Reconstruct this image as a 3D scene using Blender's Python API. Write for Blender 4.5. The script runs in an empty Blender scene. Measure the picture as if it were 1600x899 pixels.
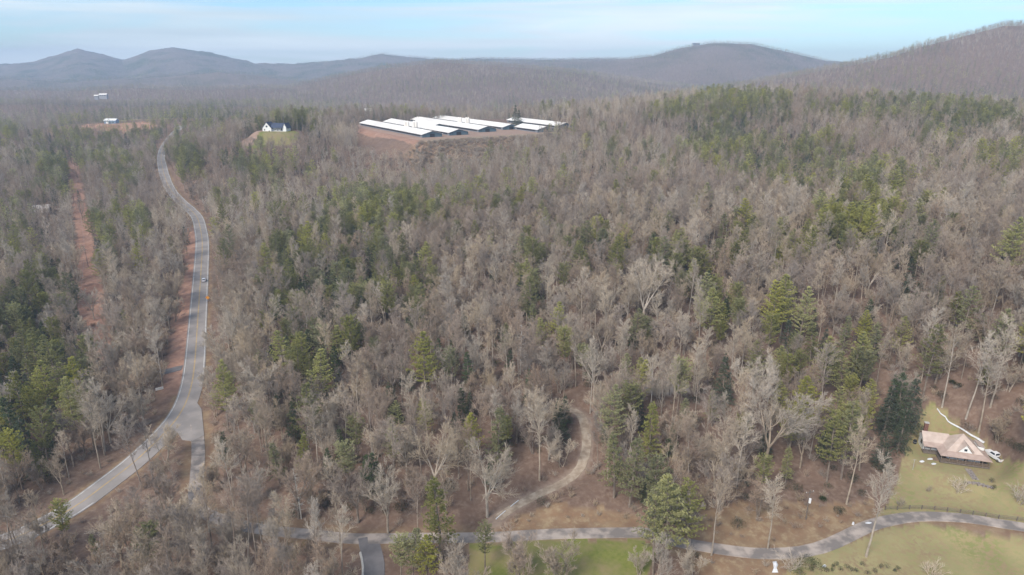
import bpy, math, random
import numpy as np
from math import radians as R, pi, sin, cos
C = bpy.context.scene
COL = C.collection
rnd = random.Random(11)
nr = np.random.RandomState(5)

# ------------------------------------------------------------------ camera
CAMZ = 110.0; F = 1060.0; PITCH = math.atan((449.5 - 110) / F)
cd = bpy.data.cameras.new('camera'); cam = bpy.data.objects.new('camera', cd); COL.objects.link(cam)
cam.location = (0, 0, CAMZ); cam.rotation_euler = (pi / 2 - PITCH, 0, 0)
cd.sensor_width = 36; cd.lens = 36 * F / 1600; cd.clip_start = 0.5; cd.clip_end = 40000
C.camera = cam

# ------------------------------------------------------------------ sky
SUN_EL, SUN_AZ = 42, 215          # azimuth clockwise from +Y (behind and left of the camera)
w = bpy.data.worlds.new('World'); C.world = w; w.use_nodes = True
nt = w.node_tree; nt.nodes.clear()
def N(t, tree=None, **k):
    n = (tree or nt).nodes.new(t)
    for a, b in k.items(): setattr(n, a, b)
    return n
out = N('ShaderNodeOutputWorld'); bg = N('ShaderNodeBackground'); bg.inputs[1].default_value = 0.12
sky = N('ShaderNodeTexSky', sky_type='NISHITA', sun_disc=False)
sky.sun_elevation = R(SUN_EL); sky.sun_rotation = R(SUN_AZ); sky.altitude = 500
sky.air_density = 1.0; sky.dust_density = 0.6; sky.ozone_density = 3.0
tc = N('ShaderNodeTexCoord'); mp = N('ShaderNodeMapping'); mp.inputs['Scale'].default_value = (1.3, 1.3, 22); mp.inputs['Rotation'].default_value = (0, 0.035, 0)
mp.inputs['Location'].default_value = (0.3, 0.1, 0.35)
nz = N('ShaderNodeTexNoise'); nz.inputs['Scale'].default_value = 1.5; nz.inputs['Detail'].default_value = 7; nz.inputs['Roughness'].default_value = 0.52
nz.inputs['Distortion'].default_value = 0.5
rp = N('ShaderNodeValToRGB'); rp.color_ramp.elements[0].position = 0.44; rp.color_ramp.elements[1].position = 0.56
rp.color_ramp.elements[0].color = (0, 0, 0, 1); rp.color_ramp.elements[1].color = (0.9, 0.9, 0.9, 1)
nz2 = N('ShaderNodeTexNoise'); nz2.inputs['Scale'].default_value = 0.9; nz2.inputs['Detail'].default_value = 4
cl = N('ShaderNodeValToRGB'); cl.color_ramp.elements[0].position = 0.38; cl.color_ramp.elements[1].position = 0.6
cl.color_ramp.elements[0].color = (1.9, 2.35, 2.65, 1); cl.color_ramp.elements[1].color = (3.2, 3.55, 3.75, 1)
tint = N('ShaderNodeMix', data_type='RGBA', blend_type='MULTIPLY'); tint.inputs[0].default_value = 1; tint.inputs[7].default_value = (0.40, 0.485, 0.555, 1)
mx = N('ShaderNodeMix', data_type='RGBA')
L = nt.links.new
L(tc.outputs['Generated'], mp.inputs[0]); L(mp.outputs[0], nz.inputs[0]); L(mp.outputs[0], nz2.inputs[0])
L(nz.outputs[0], rp.inputs[0]); L(nz2.outputs[0], cl.inputs[0]); L(rp.outputs[0], mx.inputs[0])
L(sky.outputs[0], tint.inputs[6]); L(tint.outputs[2], mx.inputs[6]); L(cl.outputs[0], mx.inputs[7])
L(mx.outputs[2], bg.inputs[0]); L(bg.outputs[0], out.inputs[0])
# ------------------------------------------------------------------ sun
sl = bpy.data.lights.new('sun', 'SUN'); so = bpy.data.objects.new('sun', sl); COL.objects.link(so)
sl.energy = 1.7; sl.angle = R(26); sl.color = (1, 0.92, 0.81)
so.rotation_euler = (R(90 - SUN_EL), 0, R(180 - SUN_AZ) )
so.location = (0, 0, 600)
# ------------------------------------------------------------------ exposure
vs = C.view_settings; vs.view_transform = 'Standard'; vs.look = 'None'; vs.gamma = 1; vs.exposure = 1.46; vs.use_curve_mapping = False
cy = C.cycles; cy.max_bounces = 3; cy.diffuse_bounces = 2; cy.glossy_bounces = 1; cy.transmission_bounces = 2; cy.volume_bounces = 0; cy.transparent_max_bounces = 4
cy.use_denoising = True
try: cy.denoiser = 'OPENIMAGEDENOISE'; cy.denoising_input_passes = 'RGB_ALBEDO_NORMAL'; cy.denoising_prefilter = 'ACCURATE'
except Exception: pass
cy.use_adaptive_sampling = False; cy.caustics_reflective = False; cy.caustics_refractive = False

# ------------------------------------------------------------------ helpers
def tag(o, label=None, cat=None, group=None, kind=None):
    if label: o['label'] = label
    if cat: o['category'] = cat
    if group: o['group'] = group
    if kind: o['kind'] = kind
    return o
def empty(name, loc, rz=0.0, label=None, cat=None, group=None):
    o = bpy.data.objects.new(name, None); COL.objects.link(o); o.location = loc; o.rotation_euler = (0, 0, rz)
    o.empty_display_size = .5
    return tag(o, label, cat, group)
class MB:
    def __init__(s): s.v = []; s.f = []; s.m = []; s.mi = 0
    def quad(s, pts):
        b = len(s.v); s.v += [tuple(p) for p in pts]; s.f.append(tuple(range(b, b + len(pts)))); s.m.append(s.mi)
    def box(s, x0, x1, y0, y1, z0, z1):
        b = len(s.v)
        s.v += [(x0, y0, z0), (x1, y0, z0), (x1, y1, z0), (x0, y1, z0), (x0, y0, z1), (x1, y0, z1), (x1, y1, z1), (x0, y1, z1)]
        for q in ((0, 3, 2, 1), (4, 5, 6, 7), (0, 1, 5, 4), (1, 2, 6, 5), (2, 3, 7, 6), (3, 0, 4, 7)):
            s.f.append(tuple(b + i for i in q)); s.m.append(s.mi)
    def prism(s, poly, a0, a1, axis='x'):
        """poly: list of 2D points; extruded along axis from a0 to a1"""
        n = len(poly); b = len(s.v)
        for a in (a0, a1):
            for (p, q) in poly:
                s.v.append({'x': (a, p, q), 'y': (p, a, q), 'z': (p, q, a)}[axis])
        s.f.append(tuple(b + i for i in range(n))); s.m.append(s.mi)
        s.f.append(tuple(b + n + i for i in reversed(range(n)))); s.m.append(s.mi)
        for i in range(n):
            j = (i + 1) % n; s.f.append((b + i, b + n + i, b + n + j, b + j)); s.m.append(s.mi)
    def slab(s, pts, t):
        """thick sheet: top polygon pts, thickness t down"""
        n = len(pts); b = len(s.v)
        s.v += [tuple(p) for p in pts] + [(p[0], p[1], p[2] - t) for p in pts]
        s.f.append(tuple(b + i for i in range(n))); s.m.append(s.mi)
        s.f.append(tuple(b + n + i for i in reversed(range(n)))); s.m.append(s.mi)
        for i in range(n):
            j = (i + 1) % n; s.f.append((b + j, b + i, b + n + i, b + n + j)); s.m.append(s.mi)
    def tube(s, pts, rad, sides=6, cap=False):
        n = len(pts); b = len(s.v); pts = [np.array(p, float) for p in pts]
        for i, p in enumerate(pts):
            d = pts[min(i + 1, n - 1)] - pts[max(i - 1, 0)]; d = d / (np.linalg.norm(d) + 1e-9)
            a = np.array([0, 0, 1.]) if abs(d[2]) < .8 else np.array([1., 0, 0])
            u = np.cross(d, a); u /= np.linalg.norm(u); v = np.cross(d, u)
            for k in range(sides):
                t = 2 * pi * k / sides; q = p + rad[i] * (cos(t) * u + sin(t) * v); s.v.append((q[0], q[1], q[2]))
        for i in range(n - 1):
            for k in range(sides):
                k2 = (k + 1) % sides
                s.f.append((b + i * sides + k, b + i * sides + k2, b + (i + 1) * sides + k2, b + (i + 1) * sides + k)); s.m.append(s.mi)
        if cap:
            s.f.append(tuple(b + (n - 1) * sides + k for k in range(sides))); s.m.append(s.mi)
            s.f.append(tuple(b + k for k in reversed(range(sides)))); s.m.append(s.mi)
    def spike(s, p, q, r):
        """three-sided tapering twig"""
        d0, d1, d2 = q[0] - p[0], q[1] - p[1], q[2] - p[2]
        l = math.sqrt(d0 * d0 + d1 * d1 + d2 * d2) + 1e-9
        if abs(d2) < .9 * l: ux, uy, uz = -d1, d0, 0.0
        else: ux, uy, uz = 0.0, -d2, d1
        k = math.sqrt(ux * ux + uy * uy + uz * uz) + 1e-9; ux *= r / k; uy *= r / k; uz *= r / k
        vx, vy, vz = (d1 * uz - d2 * uy) / l, (d2 * ux - d0 * uz) / l, (d0 * uy - d1 * ux) / l
        b = len(s.v)
        s.v += [(p[0] + ux, p[1] + uy, p[2] + uz), (p[0] - .5 * ux + .87 * vx, p[1] - .5 * uy + .87 * vy, p[2] - .5 * uz + .87 * vz),
                (p[0] - .5 * ux - .87 * vx, p[1] - .5 * uy - .87 * vy, p[2] - .5 * uz - .87 * vz), tuple(q)]
        s.f += [(b, b + 1, b + 3), (b + 1, b + 2, b + 3), (b + 2, b, b + 3)]; s.m += [s.mi] * 3
    def mesh(s, name, mats, smooth=False):
        me = bpy.data.meshes.new(name); me.from_pydata(s.v, [], s.f)
        for m in (mats if isinstance(mats, (list, tuple)) else [mats]): me.materials.append(m)
        if any(s.m): me.polygons.foreach_set('material_index', s.m)
        if smooth: me.polygons.foreach_set('use_smooth', [True] * len(s.f))
        me.update(); return me
    def build(s, name, mats, parent=None, smooth=False):
        o = bpy.data.objects.new(name, s.mesh(name, mats, smooth)); COL.objects.link(o)
        if parent is not None: o.parent = parent
        return o
def copy_tree(o, parent=None):
    c = o.copy(); COL.objects.link(c); c.parent = parent
    for ch in o.children: copy_tree(ch, c)
    return c

# ------------------------------------------------------------------ materials
def mat(name, col, rough=.9, var=0.0, scale=3.0, col2=None, bump=0.0, metal=0.0, obj_var=0.0, emit=None, spec=0.3, detail=5, coord='Object', contrast=(.35, .65)):
    m = bpy.data.materials.new(name); m.use_nodes = True; t = m.node_tree; b = t.nodes['Principled BSDF']
    b.inputs['Roughness'].default_value = rough; b.inputs['Metallic'].default_value = metal; b.inputs['Specular IOR Level'].default_value = spec
    c0 = (*col, 1); src = None
    if var or col2:
        tcn = N('ShaderNodeTexCoord', t); n = N('ShaderNodeTexNoise', t); n.inputs['Scale'].default_value = scale; n.inputs['Detail'].default_value = detail
        t.links.new(tcn.outputs[coord], n.inputs[0])
        r = N('ShaderNodeValToRGB', t); r.color_ramp.elements[0].position, r.color_ramp.elements[1].position = contrast
        cc = col2 or tuple(x * (1 - var) for x in col)
        r.color_ramp.elements[0].color = (*cc, 1); r.color_ramp.elements[1].color = c0
        t.links.new(n.outputs[0], r.inputs[0]); src = r.outputs[0]
        if bump:
            bm = N('ShaderNodeBump', t); bm.inputs['Strength'].default_value = bump; t.links.new(n.outputs[0], bm.inputs['Height']); t.links.new(bm.outputs[0], b.inputs['Normal'])
    if obj_var:
        oi = N('ShaderNodeObjectInfo', t); mr = N('ShaderNodeMapRange', t); mr.inputs[3].default_value = 1 - obj_var; mr.inputs[4].default_value = 1 + obj_var
        t.links.new(oi.outputs['Random'], mr.inputs[0]); h = N('ShaderNodeHueSaturation', t)
        if src: t.links.new(src, h.inputs['Color'])
        else: h.inputs['Color'].default_value = c0
        t.links.new(mr.outputs[0], h.inputs['Value'])
        m2 = N('ShaderNodeMath', t, operation='FRACT'); m3 = N('ShaderNodeMath', t, operation='MULTIPLY'); m3.inputs[1].default_value = 17.3
        t.links.new(oi.outputs['Random'], m3.inputs[0]); t.links.new(m3.outputs[0], m2.inputs[0])
        mr2 = N('ShaderNodeMapRange', t); mr2.inputs[3].default_value = .75; mr2.inputs[4].default_value = 1.25
        t.links.new(m2.outputs[0], mr2.inputs[0]); t.links.new(mr2.outputs[0], h.inputs['Saturation'])
        src = h.outputs[0]
    if src: t.links.new(src, b.inputs['Base Color'])
    else: b.inputs['Base Color'].default_value = c0
    return m
M = {}
M['bark_pale'] = mat('bark_pale', (.46, .395, .325), var=.4, scale=.5, obj_var=.15)
M['twig_pale'] = mat('twig_pale', (.47, .39, .30), obj_var=.16)
M['bark_tan'] = mat('bark_tan', (.42, .35, .28), var=.4, scale=.5, obj_var=.15)
M['twig_tan'] = mat('twig_tan', (.40, .33, .258), obj_var=.18)
M['bark_dark'] = mat('bark_dark', (.32, .265, .22), var=.4, scale=.5, obj_var=.15)
M['twig_dark'] = mat('twig_dark', (.31, .245, .195), obj_var=.2)
M['bark_pine'] = mat('bark_pine', (.27, .22, .18), var=.4, scale=.6)
M['snag'] = mat('dead_wood', (.62, .58, .52), var=.2, scale=1)
def leafmat(name, c, c2):
    m = mat(name, c, rough=.6, col2=c2, scale=.45, obj_var=.17, spec=.2)
    t = m.node_tree; b = t.nodes['Principled BSDF']; o = t.nodes['Material Output']
    tr = N('ShaderNodeBsdfTranslucent', t); ms = N('ShaderNodeMixShader', t); ms.inputs[0].default_value = .25
    src = b.inputs['Base Color'].links[0].from_socket
    t.links.new(src, tr.inputs[0]); t.links.new(b.outputs[0], ms.inputs[1]); t.links.new(tr.outputs[0], ms.inputs[2]); t.links.new(ms.outputs[0], o.inputs[0])
    return m
M['needle_yellow'] = leafmat('needles_yellow_green', (.48, .455, .17), (.30, .30, .12))
M['needle_mid'] = leafmat('needles_mid_green', (.33, .32, .14), (.20, .205, .09))
M['needle_dark'] = leafmat('needles_dark_green', (.13, .16, .09), (.07, .09, .055))
M['shrub_leaf'] = leafmat('shrub_leaves', (.055, .075, .03), (.025, .038, .018))
M['asphalt'] = mat('asphalt', (.32, .285, .265), col2=(.255, .23, .215), scale=.15, contrast=(.4, .6), coord='Object')
M['asphalt_lane'] = mat('asphalt_lane', (.41, .345, .30), col2=(.20, .175, .16), scale=.3, contrast=(.42, .62))
M['gravel'] = mat('gravel', (.40, .33, .26), col2=(.25, .19, .14), scale=.6)
M['drive'] = mat('drive', (.2, .185, .185), col2=(.14, .13, .13), scale=.4)
M['paint_w'] = mat('road_paint_white', (.72, .72, .70), col2=(.4, .4, .39), scale=.6, contrast=(.3, .5))
M['paint_y'] = mat('road_paint_yellow', (.62, .40, .13), col2=(.42, .29, .13), scale=.6)
M['concrete'] = mat('concrete', (.5, .48, .45), var=.2)
M['snow'] = mat('snow', (.68, .69, .71), rough=.6, var=.15, scale=2)
M['white'] = mat('white_paint', (.78, .78, .76), var=.08, rough=.6)
M['roofpink'] = mat('weathered_pink_metal', (.47, .36, .305), col2=(.37, .27, .225), scale=.8, rough=.55, contrast=(.3, .7))
M['roofpale'] = mat('pale_pink_metal', (.53, .43, .37), col2=(.44, .345, .29), scale=.7, rough=.55)
M['wood'] = mat('wood', (.28, .2, .14), var=.4, scale=4)
M['woodgrey'] = mat('weathered_wood', (.20, .165, .14), var=.4, scale=4)
M['brick'] = mat('brick', (.22, .11, .085), var=.4, scale=5)
M['glass'] = mat('glass', (.03, .035, .045), rough=.15, spec=.6)
M['dark'] = mat('dark', (.02, .02, .022), rough=.6)
M['grey'] = mat('grey_paint', (.33, .33, .35), rough=.5)
M['metalroof'] = mat('galvanised_roof', (.84, .80, .74), col2=(.72, .67, .61), scale=.05, rough=.5, contrast=(.4, .6))
M['barnwall'] = mat('barn_wall', (.24, .25, .28), var=.2, scale=.2)
M['teal'] = mat('teal_metal', (.10, .155, .19), var=.2, scale=.3)
M['navyroof'] = mat('slate_blue_roof', (.06, .075, .12), var=.3, scale=.5)
M['blue'] = mat('blue_wall', (.22, .34, .50), var=.2, scale=.3)
M['orange'] = mat('orange_sign', (.85, .33, .03), rough=.5)
M['tyre'] = mat('tyre', (.03, .03, .03)); M['chrome'] = mat('chrome', (.5, .5, .5), metal=.8, rough=.3); M['red'] = mat('red_lamp', (.4, .02, .02), rough=.3)
M['clear'] = mat('clear_lamp', (.6, .6, .6), rough=.2)
M['carwhite'] = mat('car_white', (.78, .78, .8), rough=.3, spec=.5, var=.03)
M['stone'] = mat('stone', (.34, .29, .26), var=.5, scale=2)

# ------------------------------------------------------------------ pixel rays used to find where things stand on the ground
SP, CP = sin(PITCH), cos(PITCH)
def ray(px, py):
    cx = (px - 800) / F; c = (449.5 - py) / F
    return np.array([cx, CP + c * SP, -SP + c * CP])
def onz(px, py, z):
    d = ray(px, py); t = (z - CAMZ) / d[2]; return d[0] * t, d[1] * t
def ony(px, py, Y):
    d = ray(px, py); t = Y / d[1]; return d[0] * t, Y, CAMZ + d[2] * t
def project(X, Y, Z):
    dz = Z - CAMZ; dep = Y * CP - dz * SP; up = Y * SP + dz * CP
    dep = np.where(np.abs(dep) < 1e-3, 1e-3, dep)
    return 800 + F * X / dep, 449.5 - F * up / dep, dep

# ------------------------------------------------------------------ terrain
cps = [(600,840,0),(1000,828,2),(1180,863,0),(1320,845,1),(1600,828,4),(900,899,-1),(1400,899,0),(0,899,-6),(300,890,-5),(1700,899,1),(-150,890,-8),
       (-100,890,-6),(120,790,-5),(262,670,-3),(303,560,-1),(317,440,4),(316,370,8),(285,315,11),(250,243,18),
       (1495,720,6),(1553,718,6.3),(1600,745,6.2),(1545,696,8),(1480,760,5),(1400,700,7),(1590,720,7),(1460,640,13),(1600,610,26),(1700,600,34),(1050,605,12),(905,640,10),(860,750,4),
       (900,500,18),(1200,500,22),(1500,480,33),(1300,600,14),(600,500,10),(450,600,3),(400,400,8),(600,350,16),(850,300,26),(1000,250,40),(1200,300,32),(1700,450,42),
       (1200,220,52),(1400,250,48),(1580,350,40),(1560,230,56),(100,500,-2),(-50,500,2),(60,330,8),(130,300,9),(20,225,24),(450,290,22),(380,300,18),(-100,300,20),(150,250,16)]
P = [(*onz(a, b, c), c) for a, b, c in cps]
def onp(px, py, Y, h=0):
    x, y, z = ony(px, py, Y); return (x, y, z - h)
TH = 19
for px, py, Y in [(950,166,720),(1050,150,760),(1130,137,800),(1180,133,820),(1300,138,800),(1400,144,780),(1500,152,740),(1600,160,700),(1720,165,680)]: P.append(onp(px, py, Y, TH))
for px, py, Y in [(0,190,800),(60,186,850)]: P.append(onp(px, py, Y, TH))
for X, Y, z in [(-90,640,49),(-30,690,49),(-160,790,49),(-100,860,49),(20,760,49),(60,740,49),(100,700,50),(-90,588,24),(-40,600,26),(-170,700,32),(-130,560,20),(-223.7,659,54),(-200,690,52),(-260,600,34),(-300,720,34),
                (250,1150,24),(600,1100,24),(0,1150,24),(450,1050,40),(-537,935,42),(-600,930,40),(-480,930,42),(-540,850,24),(150,600,40),(0,560,26)]: P.append((X, Y, z))
P = np.array(P)
c_ = 40.0
D = np.sqrt(((P[:, None, :2] - P[None, :, :2]) ** 2).sum(2) + c_ * c_)
n_ = len(P); A = np.zeros((n_ + 3, n_ + 3)); A[:n_, :n_] = D - 0.0; A[:n_, :n_] += np.eye(n_) * -4
A[:n_, n_] = 1; A[:n_, n_ + 1] = P[:, 0] / 500; A[:n_, n_ + 2] = P[:, 1] / 500; A[n_:, :n_] = A[:n_, n_:].T
rhs = np.zeros(n_ + 3); rhs[:n_] = P[:, 2]
W_ = np.linalg.solve(A, rhs)
def vnoise(x, y, seed=0):
    xi = np.floor(x); yi = np.floor(y); fx = x - xi; fy = y - yi; fx = fx * fx * (3 - 2 * fx); fy = fy * fy * (3 - 2 * fy)
    def h(a, b):
        s = np.sin(a * 127.1 + b * 311.7 + seed * 74.7) * 43758.5453; return s - np.floor(s)
    return (h(xi, yi) * (1 - fx) + h(xi + 1, yi) * fx) * (1 - fy) + (h(xi, yi + 1) * (1 - fx) + h(xi + 1, yi + 1) * fx) * fy
def fbm(x, y, seed=0, o=4):
    r = 0; a = .5
    for i in range(o): r = r + a * vnoise(x * 2 ** i, y * 2 ** i, seed + i); a *= .5
    return r
def sstep(a, b, x): t = np.clip((x - a) / (b - a), 0, 1); return t * t * (3 - 2 * t)
# far ridges: crest as seen, distance, front and back width, height of the trees on the crest
ridges = [
 (4700, 900, 1500, 8, [(-900,105),(-300,100),(0,100),(60,95),(100,82),(130,75),(165,83),(195,92),(240,78),(275,73),(330,80),(400,97),(460,98),(540,92),(600,83),(640,88),(700,92),(760,90),(850,92),(950,90),(1050,95),(1200,95),(1300,94),(1400,100),(1700,105),(2600,105)]),
 (3300, 330, 400, 20, [(-900,112),(0,116),(100,121),(250,114),(340,106),(400,111),(480,122),(560,135),(700,160),(2600,160)]),
 (2300, 260, 350, 20, [(-900,125),(0,131),(100,133),(200,128),(300,131),(420,128),(500,135),(620,165),(2600,170)]),
 (1500, 180, 260, 20, [(-900,140),(0,150),(60,149),(180,152),(300,150),(420,153),(560,160),(700,172),(2600,185)]),
 (2500, 600, 700, 20, [(-900,190),(330,160),(440,130),(520,113),(600,98),(690,88),(760,92),(820,97),(900,104),(1000,118),(1100,132),(1250,160),(2600,190)]),
 (3700, 600, 700, 20, [(-900,190),(600,130),(700,100),(800,92),(900,90),(960,89),(1020,81),(1060,69),(1110,61),(1170,63),(1230,76),(1300,92),(1400,104),(1700,115),(2600,120)]),
 (1800, 430, 900, 18, [(-900,200),(1000,150),(1150,126),(1220,112),(1300,96),(1380,79),(1430,62),(1490,46),(1550,29),(1600,27),(1700,15),(1850,5),(2100,30),(2600,70)]),
]
def H0(X, Y):
    X = np.asarray(X, float); Y = np.asarray(Y, float); shp = X.shape; x = X.ravel(); y = Y.ravel(); r = np.hypot(x, y)
    z = np.zeros_like(x)
    sel = (r < 1400) & (y > -200)
    xs, ys = x[sel], y[sel]
    zz = W_[n_] + W_[n_ + 1] * xs / 500 + W_[n_ + 2] * ys / 500
    for i in range(n_): zz = zz + W_[i] * np.sqrt((xs - P[i, 0]) ** 2 + (ys - P[i, 1]) ** 2 + c_ * c_)
    z[sel] = np.clip(zz, -15, 95)
    az = x / np.maximum(y, 1)
    t = 1 - sstep(-100, 60, y); z = z * (1 - t) - 4 * t
    far = 18 + 10 * (fbm(x / 900, y / 900, 3) - .5) * 2 + 0 * x
    t = sstep(1060, 1380, r); z = z * (1 - t) + far * t
    y_ = np.maximum(y, 1.0)
    px = np.where(y > 5, 800 + F * x / (y_ * CP + 30 * SP), np.where(x > 0, 2600, -900))
    for k, (Dd, wf, wb, th, pts) in enumerate(ridges):
        pp = np.array(pts, float); pyc = np.interp(px, pp[:, 0], pp[:, 1])
        c = (449.5 - pyc) / F; crest = CAMZ + Dd * (-SP + c * CP) / (CP + c * SP) - th
        wob = 1 + .10 * (fbm(x / 500, y / 500, 9 + k, 3) - .45)
        Dk = Dd * (1 + .05 * (vnoise(px / 220, px * 0, 20 + k) - .5))
        dd = y - Dk; g = np.where(dd < 0, np.exp(-(dd / (wf * wob)) ** 2), np.exp(-(dd / wb) ** 2))
        # spurs running down the front face
        g = g * (1 - (1 - g) * .45 * vnoise(px / (26 + 60000 / Dd), px * 0 + y / 900, 40 + k))
        base = np.where(sel & (r < 1000), z, np.minimum(z, far))
        zc = base + (crest * (Dk / Dd) + CAMZ * (1 - Dk / Dd) - base) * g
        m = (sstep(950, 1250, r)) if Dd < 2000 else 1.0
        zc = z + (zc - z) * m
        z = np.where(crest > far + 2, np.maximum(z, zc), z)
    z = z + (fbm(x / 45, y / 45, 71, 2) - .4) * 22 * sstep(3800, 5000, r) + (fbm(x / 60, y / 60, 1, 3) - .45) * 3.0 * sstep(230, 400, r) + (fbm(x / 14, y / 14, 2, 2) - .4) * .8
    return z.reshape(shp)
def cat(pts, step=3.0):
    p = np.array(pts, float); p = np.vstack([2 * p[0] - p[1], p, 2 * p[-1] - p[-2]]); o = []
    for i in range(1, len(p) - 2):
        n = max(2, int(np.linalg.norm(p[i + 1] - p[i]) / step))
        for k in range(n):
            t = k / n; o.append(.5 * ((2 * p[i]) + (-p[i - 1] + p[i + 1]) * t + (2 * p[i - 1] - 5 * p[i] + 4 * p[i + 1] - p[i + 2]) * t * t + (-p[i - 1] + 3 * p[i] - 3 * p[i + 1] + p[i + 2]) * t ** 3))
    o.append(p[-2]); return np.array(o)
def gp(px, py, zoff=0.0):
    """where the ray through a picture point meets the ground (plus zoff)"""
    d = ray(px, py); t = np.geomspace(100, 9000, 1500); X, Y, Zr = d[0] * t, d[1] * t, CAMZ + d[2] * t
    h = H0(X, Y) + zoff; b = np.argmax(Zr < h)
    if not (Zr < h).any(): return None
    lo, hi = t[b - 1], t[b]
    for _ in range(12):
        m = (lo + hi) / 2
        if CAMZ + d[2] * m < H0(np.array([d[0] * m]), np.array([d[1] * m]))[0] + zoff: hi = m
        else: lo = m
    return np.array([d[0] * hi, d[1] * hi])
def path(pix, step=3.0, extra=()): return cat([gp(*p) for p in pix] + [np.array(e, float) for e in extra], step)
roads = {
 'highway': (path([(-170,925),(-60,868),(30,838),(112,795),(165,757),(215,717),(266,666),(289,632),(300,597),(305,560),(309,500),(313,440),(316,385),(314,362),(308,340),(296,327),(284,317),(269,300),(260,282),(254,262),(252,243)], 3.0, [(-425, 850), (-440, 930)]), 3.95),
 'lane': (path([(306,650),(309,700),(307,745),(306,780),(322,806),(400,827),(480,834),(550,841),(620,840),(760,839),(870,834),(980,829),(1012,830),(1045,843),(1090,853),(1180,866),(1255,864),(1300,850),(1335,833),(1370,818),(1430,810),(1500,815),(1560,824),(1640,834),(1800,860)]), 1.9),
 'track': (path([(758,828),(778,805),(810,780),(850,757),(885,740),(908,720),(917,690),(914,660),(905,640),(885,632)]), 1.35),
 'drive': (path([(575,838),(577,850),(583,875),(585,905),(575,950)]), 2.4),
 'spur': (path([(303,575),(285,576),(268,582),(250,588)]), 2.2),
}
def dist_path(X, Y, pl_):
    x = X.ravel(); y = Y.ravel(); best = np.full(x.shape, 1e9); idx = np.zeros(x.shape)
    lo = pl_.min(0) - 60; hi = pl_.max(0) + 60; s = (x > lo[0]) & (x < hi[0]) & (y > lo[1]) & (y < hi[1]); xs, ys = x[s], y[s]
    bb = np.full(xs.shape, 1e9); ii = np.zeros(xs.shape)
    for i in range(len(pl_) - 1):
        a, b = pl_[i], pl_[i + 1]; d = b - a; l = (d ** 2).sum() + 1e-9
        t = np.clip(((xs - a[0]) * d[0] + (ys - a[1]) * d[1]) / l, 0, 1); dd = np.hypot(xs - a[0] - t * d[0], ys - a[1] - t * d[1])
        m = dd < bb; bb[m] = dd[m]; ii[m] = i + t[m]
    best[s] = bb; idx[s] = ii; return best.reshape(X.shape), idx.reshape(X.shape)
road_z = {}
for k, (pl_, hw) in roads.items():
    z = H0(pl_[:, 0], pl_[:, 1]); kk = 9
    zp = np.pad(z, kk, mode='edge'); road_z[k] = np.convolve(zp, np.ones(2 * kk + 1) / (2 * kk + 1), 'same')[kk:-kk]
def tie(k, end, other):
    pl_ = roads[k][0]; d, i = dist_path(pl_[:, 0], pl_[:, 1], roads[other][0]); zo = np.interp(i, range(len(road_z[other])), road_z[other])
    wgt = 1 - sstep(8, 40, d); road_z[k] = road_z[k] * (1 - wgt) + zo * wgt
tie('lane', 0, 'highway'); tie('track', 0, 'lane'); tie('drive', 0, 'lane'); tie('spur', 0, 'highway')
farm_c = np.array([(-190, 800), (-92, 640), (-40, 650), (70, 700), (90, 790), (60, 850), (-60, 920), (-130, 900)], float)
def inpoly(X, Y, poly):
    x, y = X, Y; c = np.zeros(x.shape, bool); n = len(poly); j = n - 1
    for i in range(n):
        xi, yi = poly[i]; xj, yj = poly[j]
        c ^= ((yi > y) != (yj > y)) & (x < (xj - xi) * (y - yi) / ((yj - yi) + 1e-12) + xi); j = i
    return c
def H(X, Y):
    X = np.atleast_1d(np.asarray(X, float)); Y = np.atleast_1d(np.asarray(Y, float)); z = H0(X, Y)
    for k in ('track', 'drive', 'spur', 'lane', 'highway'):
        pl_, hw = roads[k]; d, i = dist_path(X, Y, pl_); rz = np.interp(i, range(len(pl_)), road_z[k])
        t = sstep(hw + .8, hw + (7 if k != 'highway' else 9), d); z = np.where(d < hw + 10, (rz - .12) * (1 - t) + z * t, z)
    return z
def H1(x, y): return float(H(np.array([x]), np.array([y]))[0])
def gpz(px, py, zoff=0.0):
    g = gp(px, py, zoff); return float(g[0]), float(g[1]), H1(g[0], g[1])
# house pad, farm pads
HO = np.array([118.6, 164.6]); HU = np.array([.958, -.286]); HV = np.array([.286, .958]); HG = 6.0
_H = H
def H(X, Y):
    X = np.atleast_1d(np.asarray(X, float)); Y = np.atleast_1d(np.asarray(Y, float)); z = _H(X, Y)
    for cx, cyy, rad, zz in ((124.6, 167.5, 10, HG), (-223.7, 661, 17, 55), (-537, 930, 24, 42)):
        d = np.hypot(X - cx, Y - cyy); t = 1 - sstep(rad, rad * (1.7 if rad > 10 else 1.6), d); z = z * (1 - t) + zz * t
    # farm plateau
    u = (X + 60) * .515 - (Y - 750) * -.857; 
    a = (X + 55) * (-.515) + (Y - 755) * .857; b = (X + 55) * .857 + (Y - 755) * .515
    m = (1 - sstep(108, 138, np.abs(a - 9))) * (1 - sstep(103, 128, np.abs(b - 12))); z = z * (1 - m) + 49 * m
    return z

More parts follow.
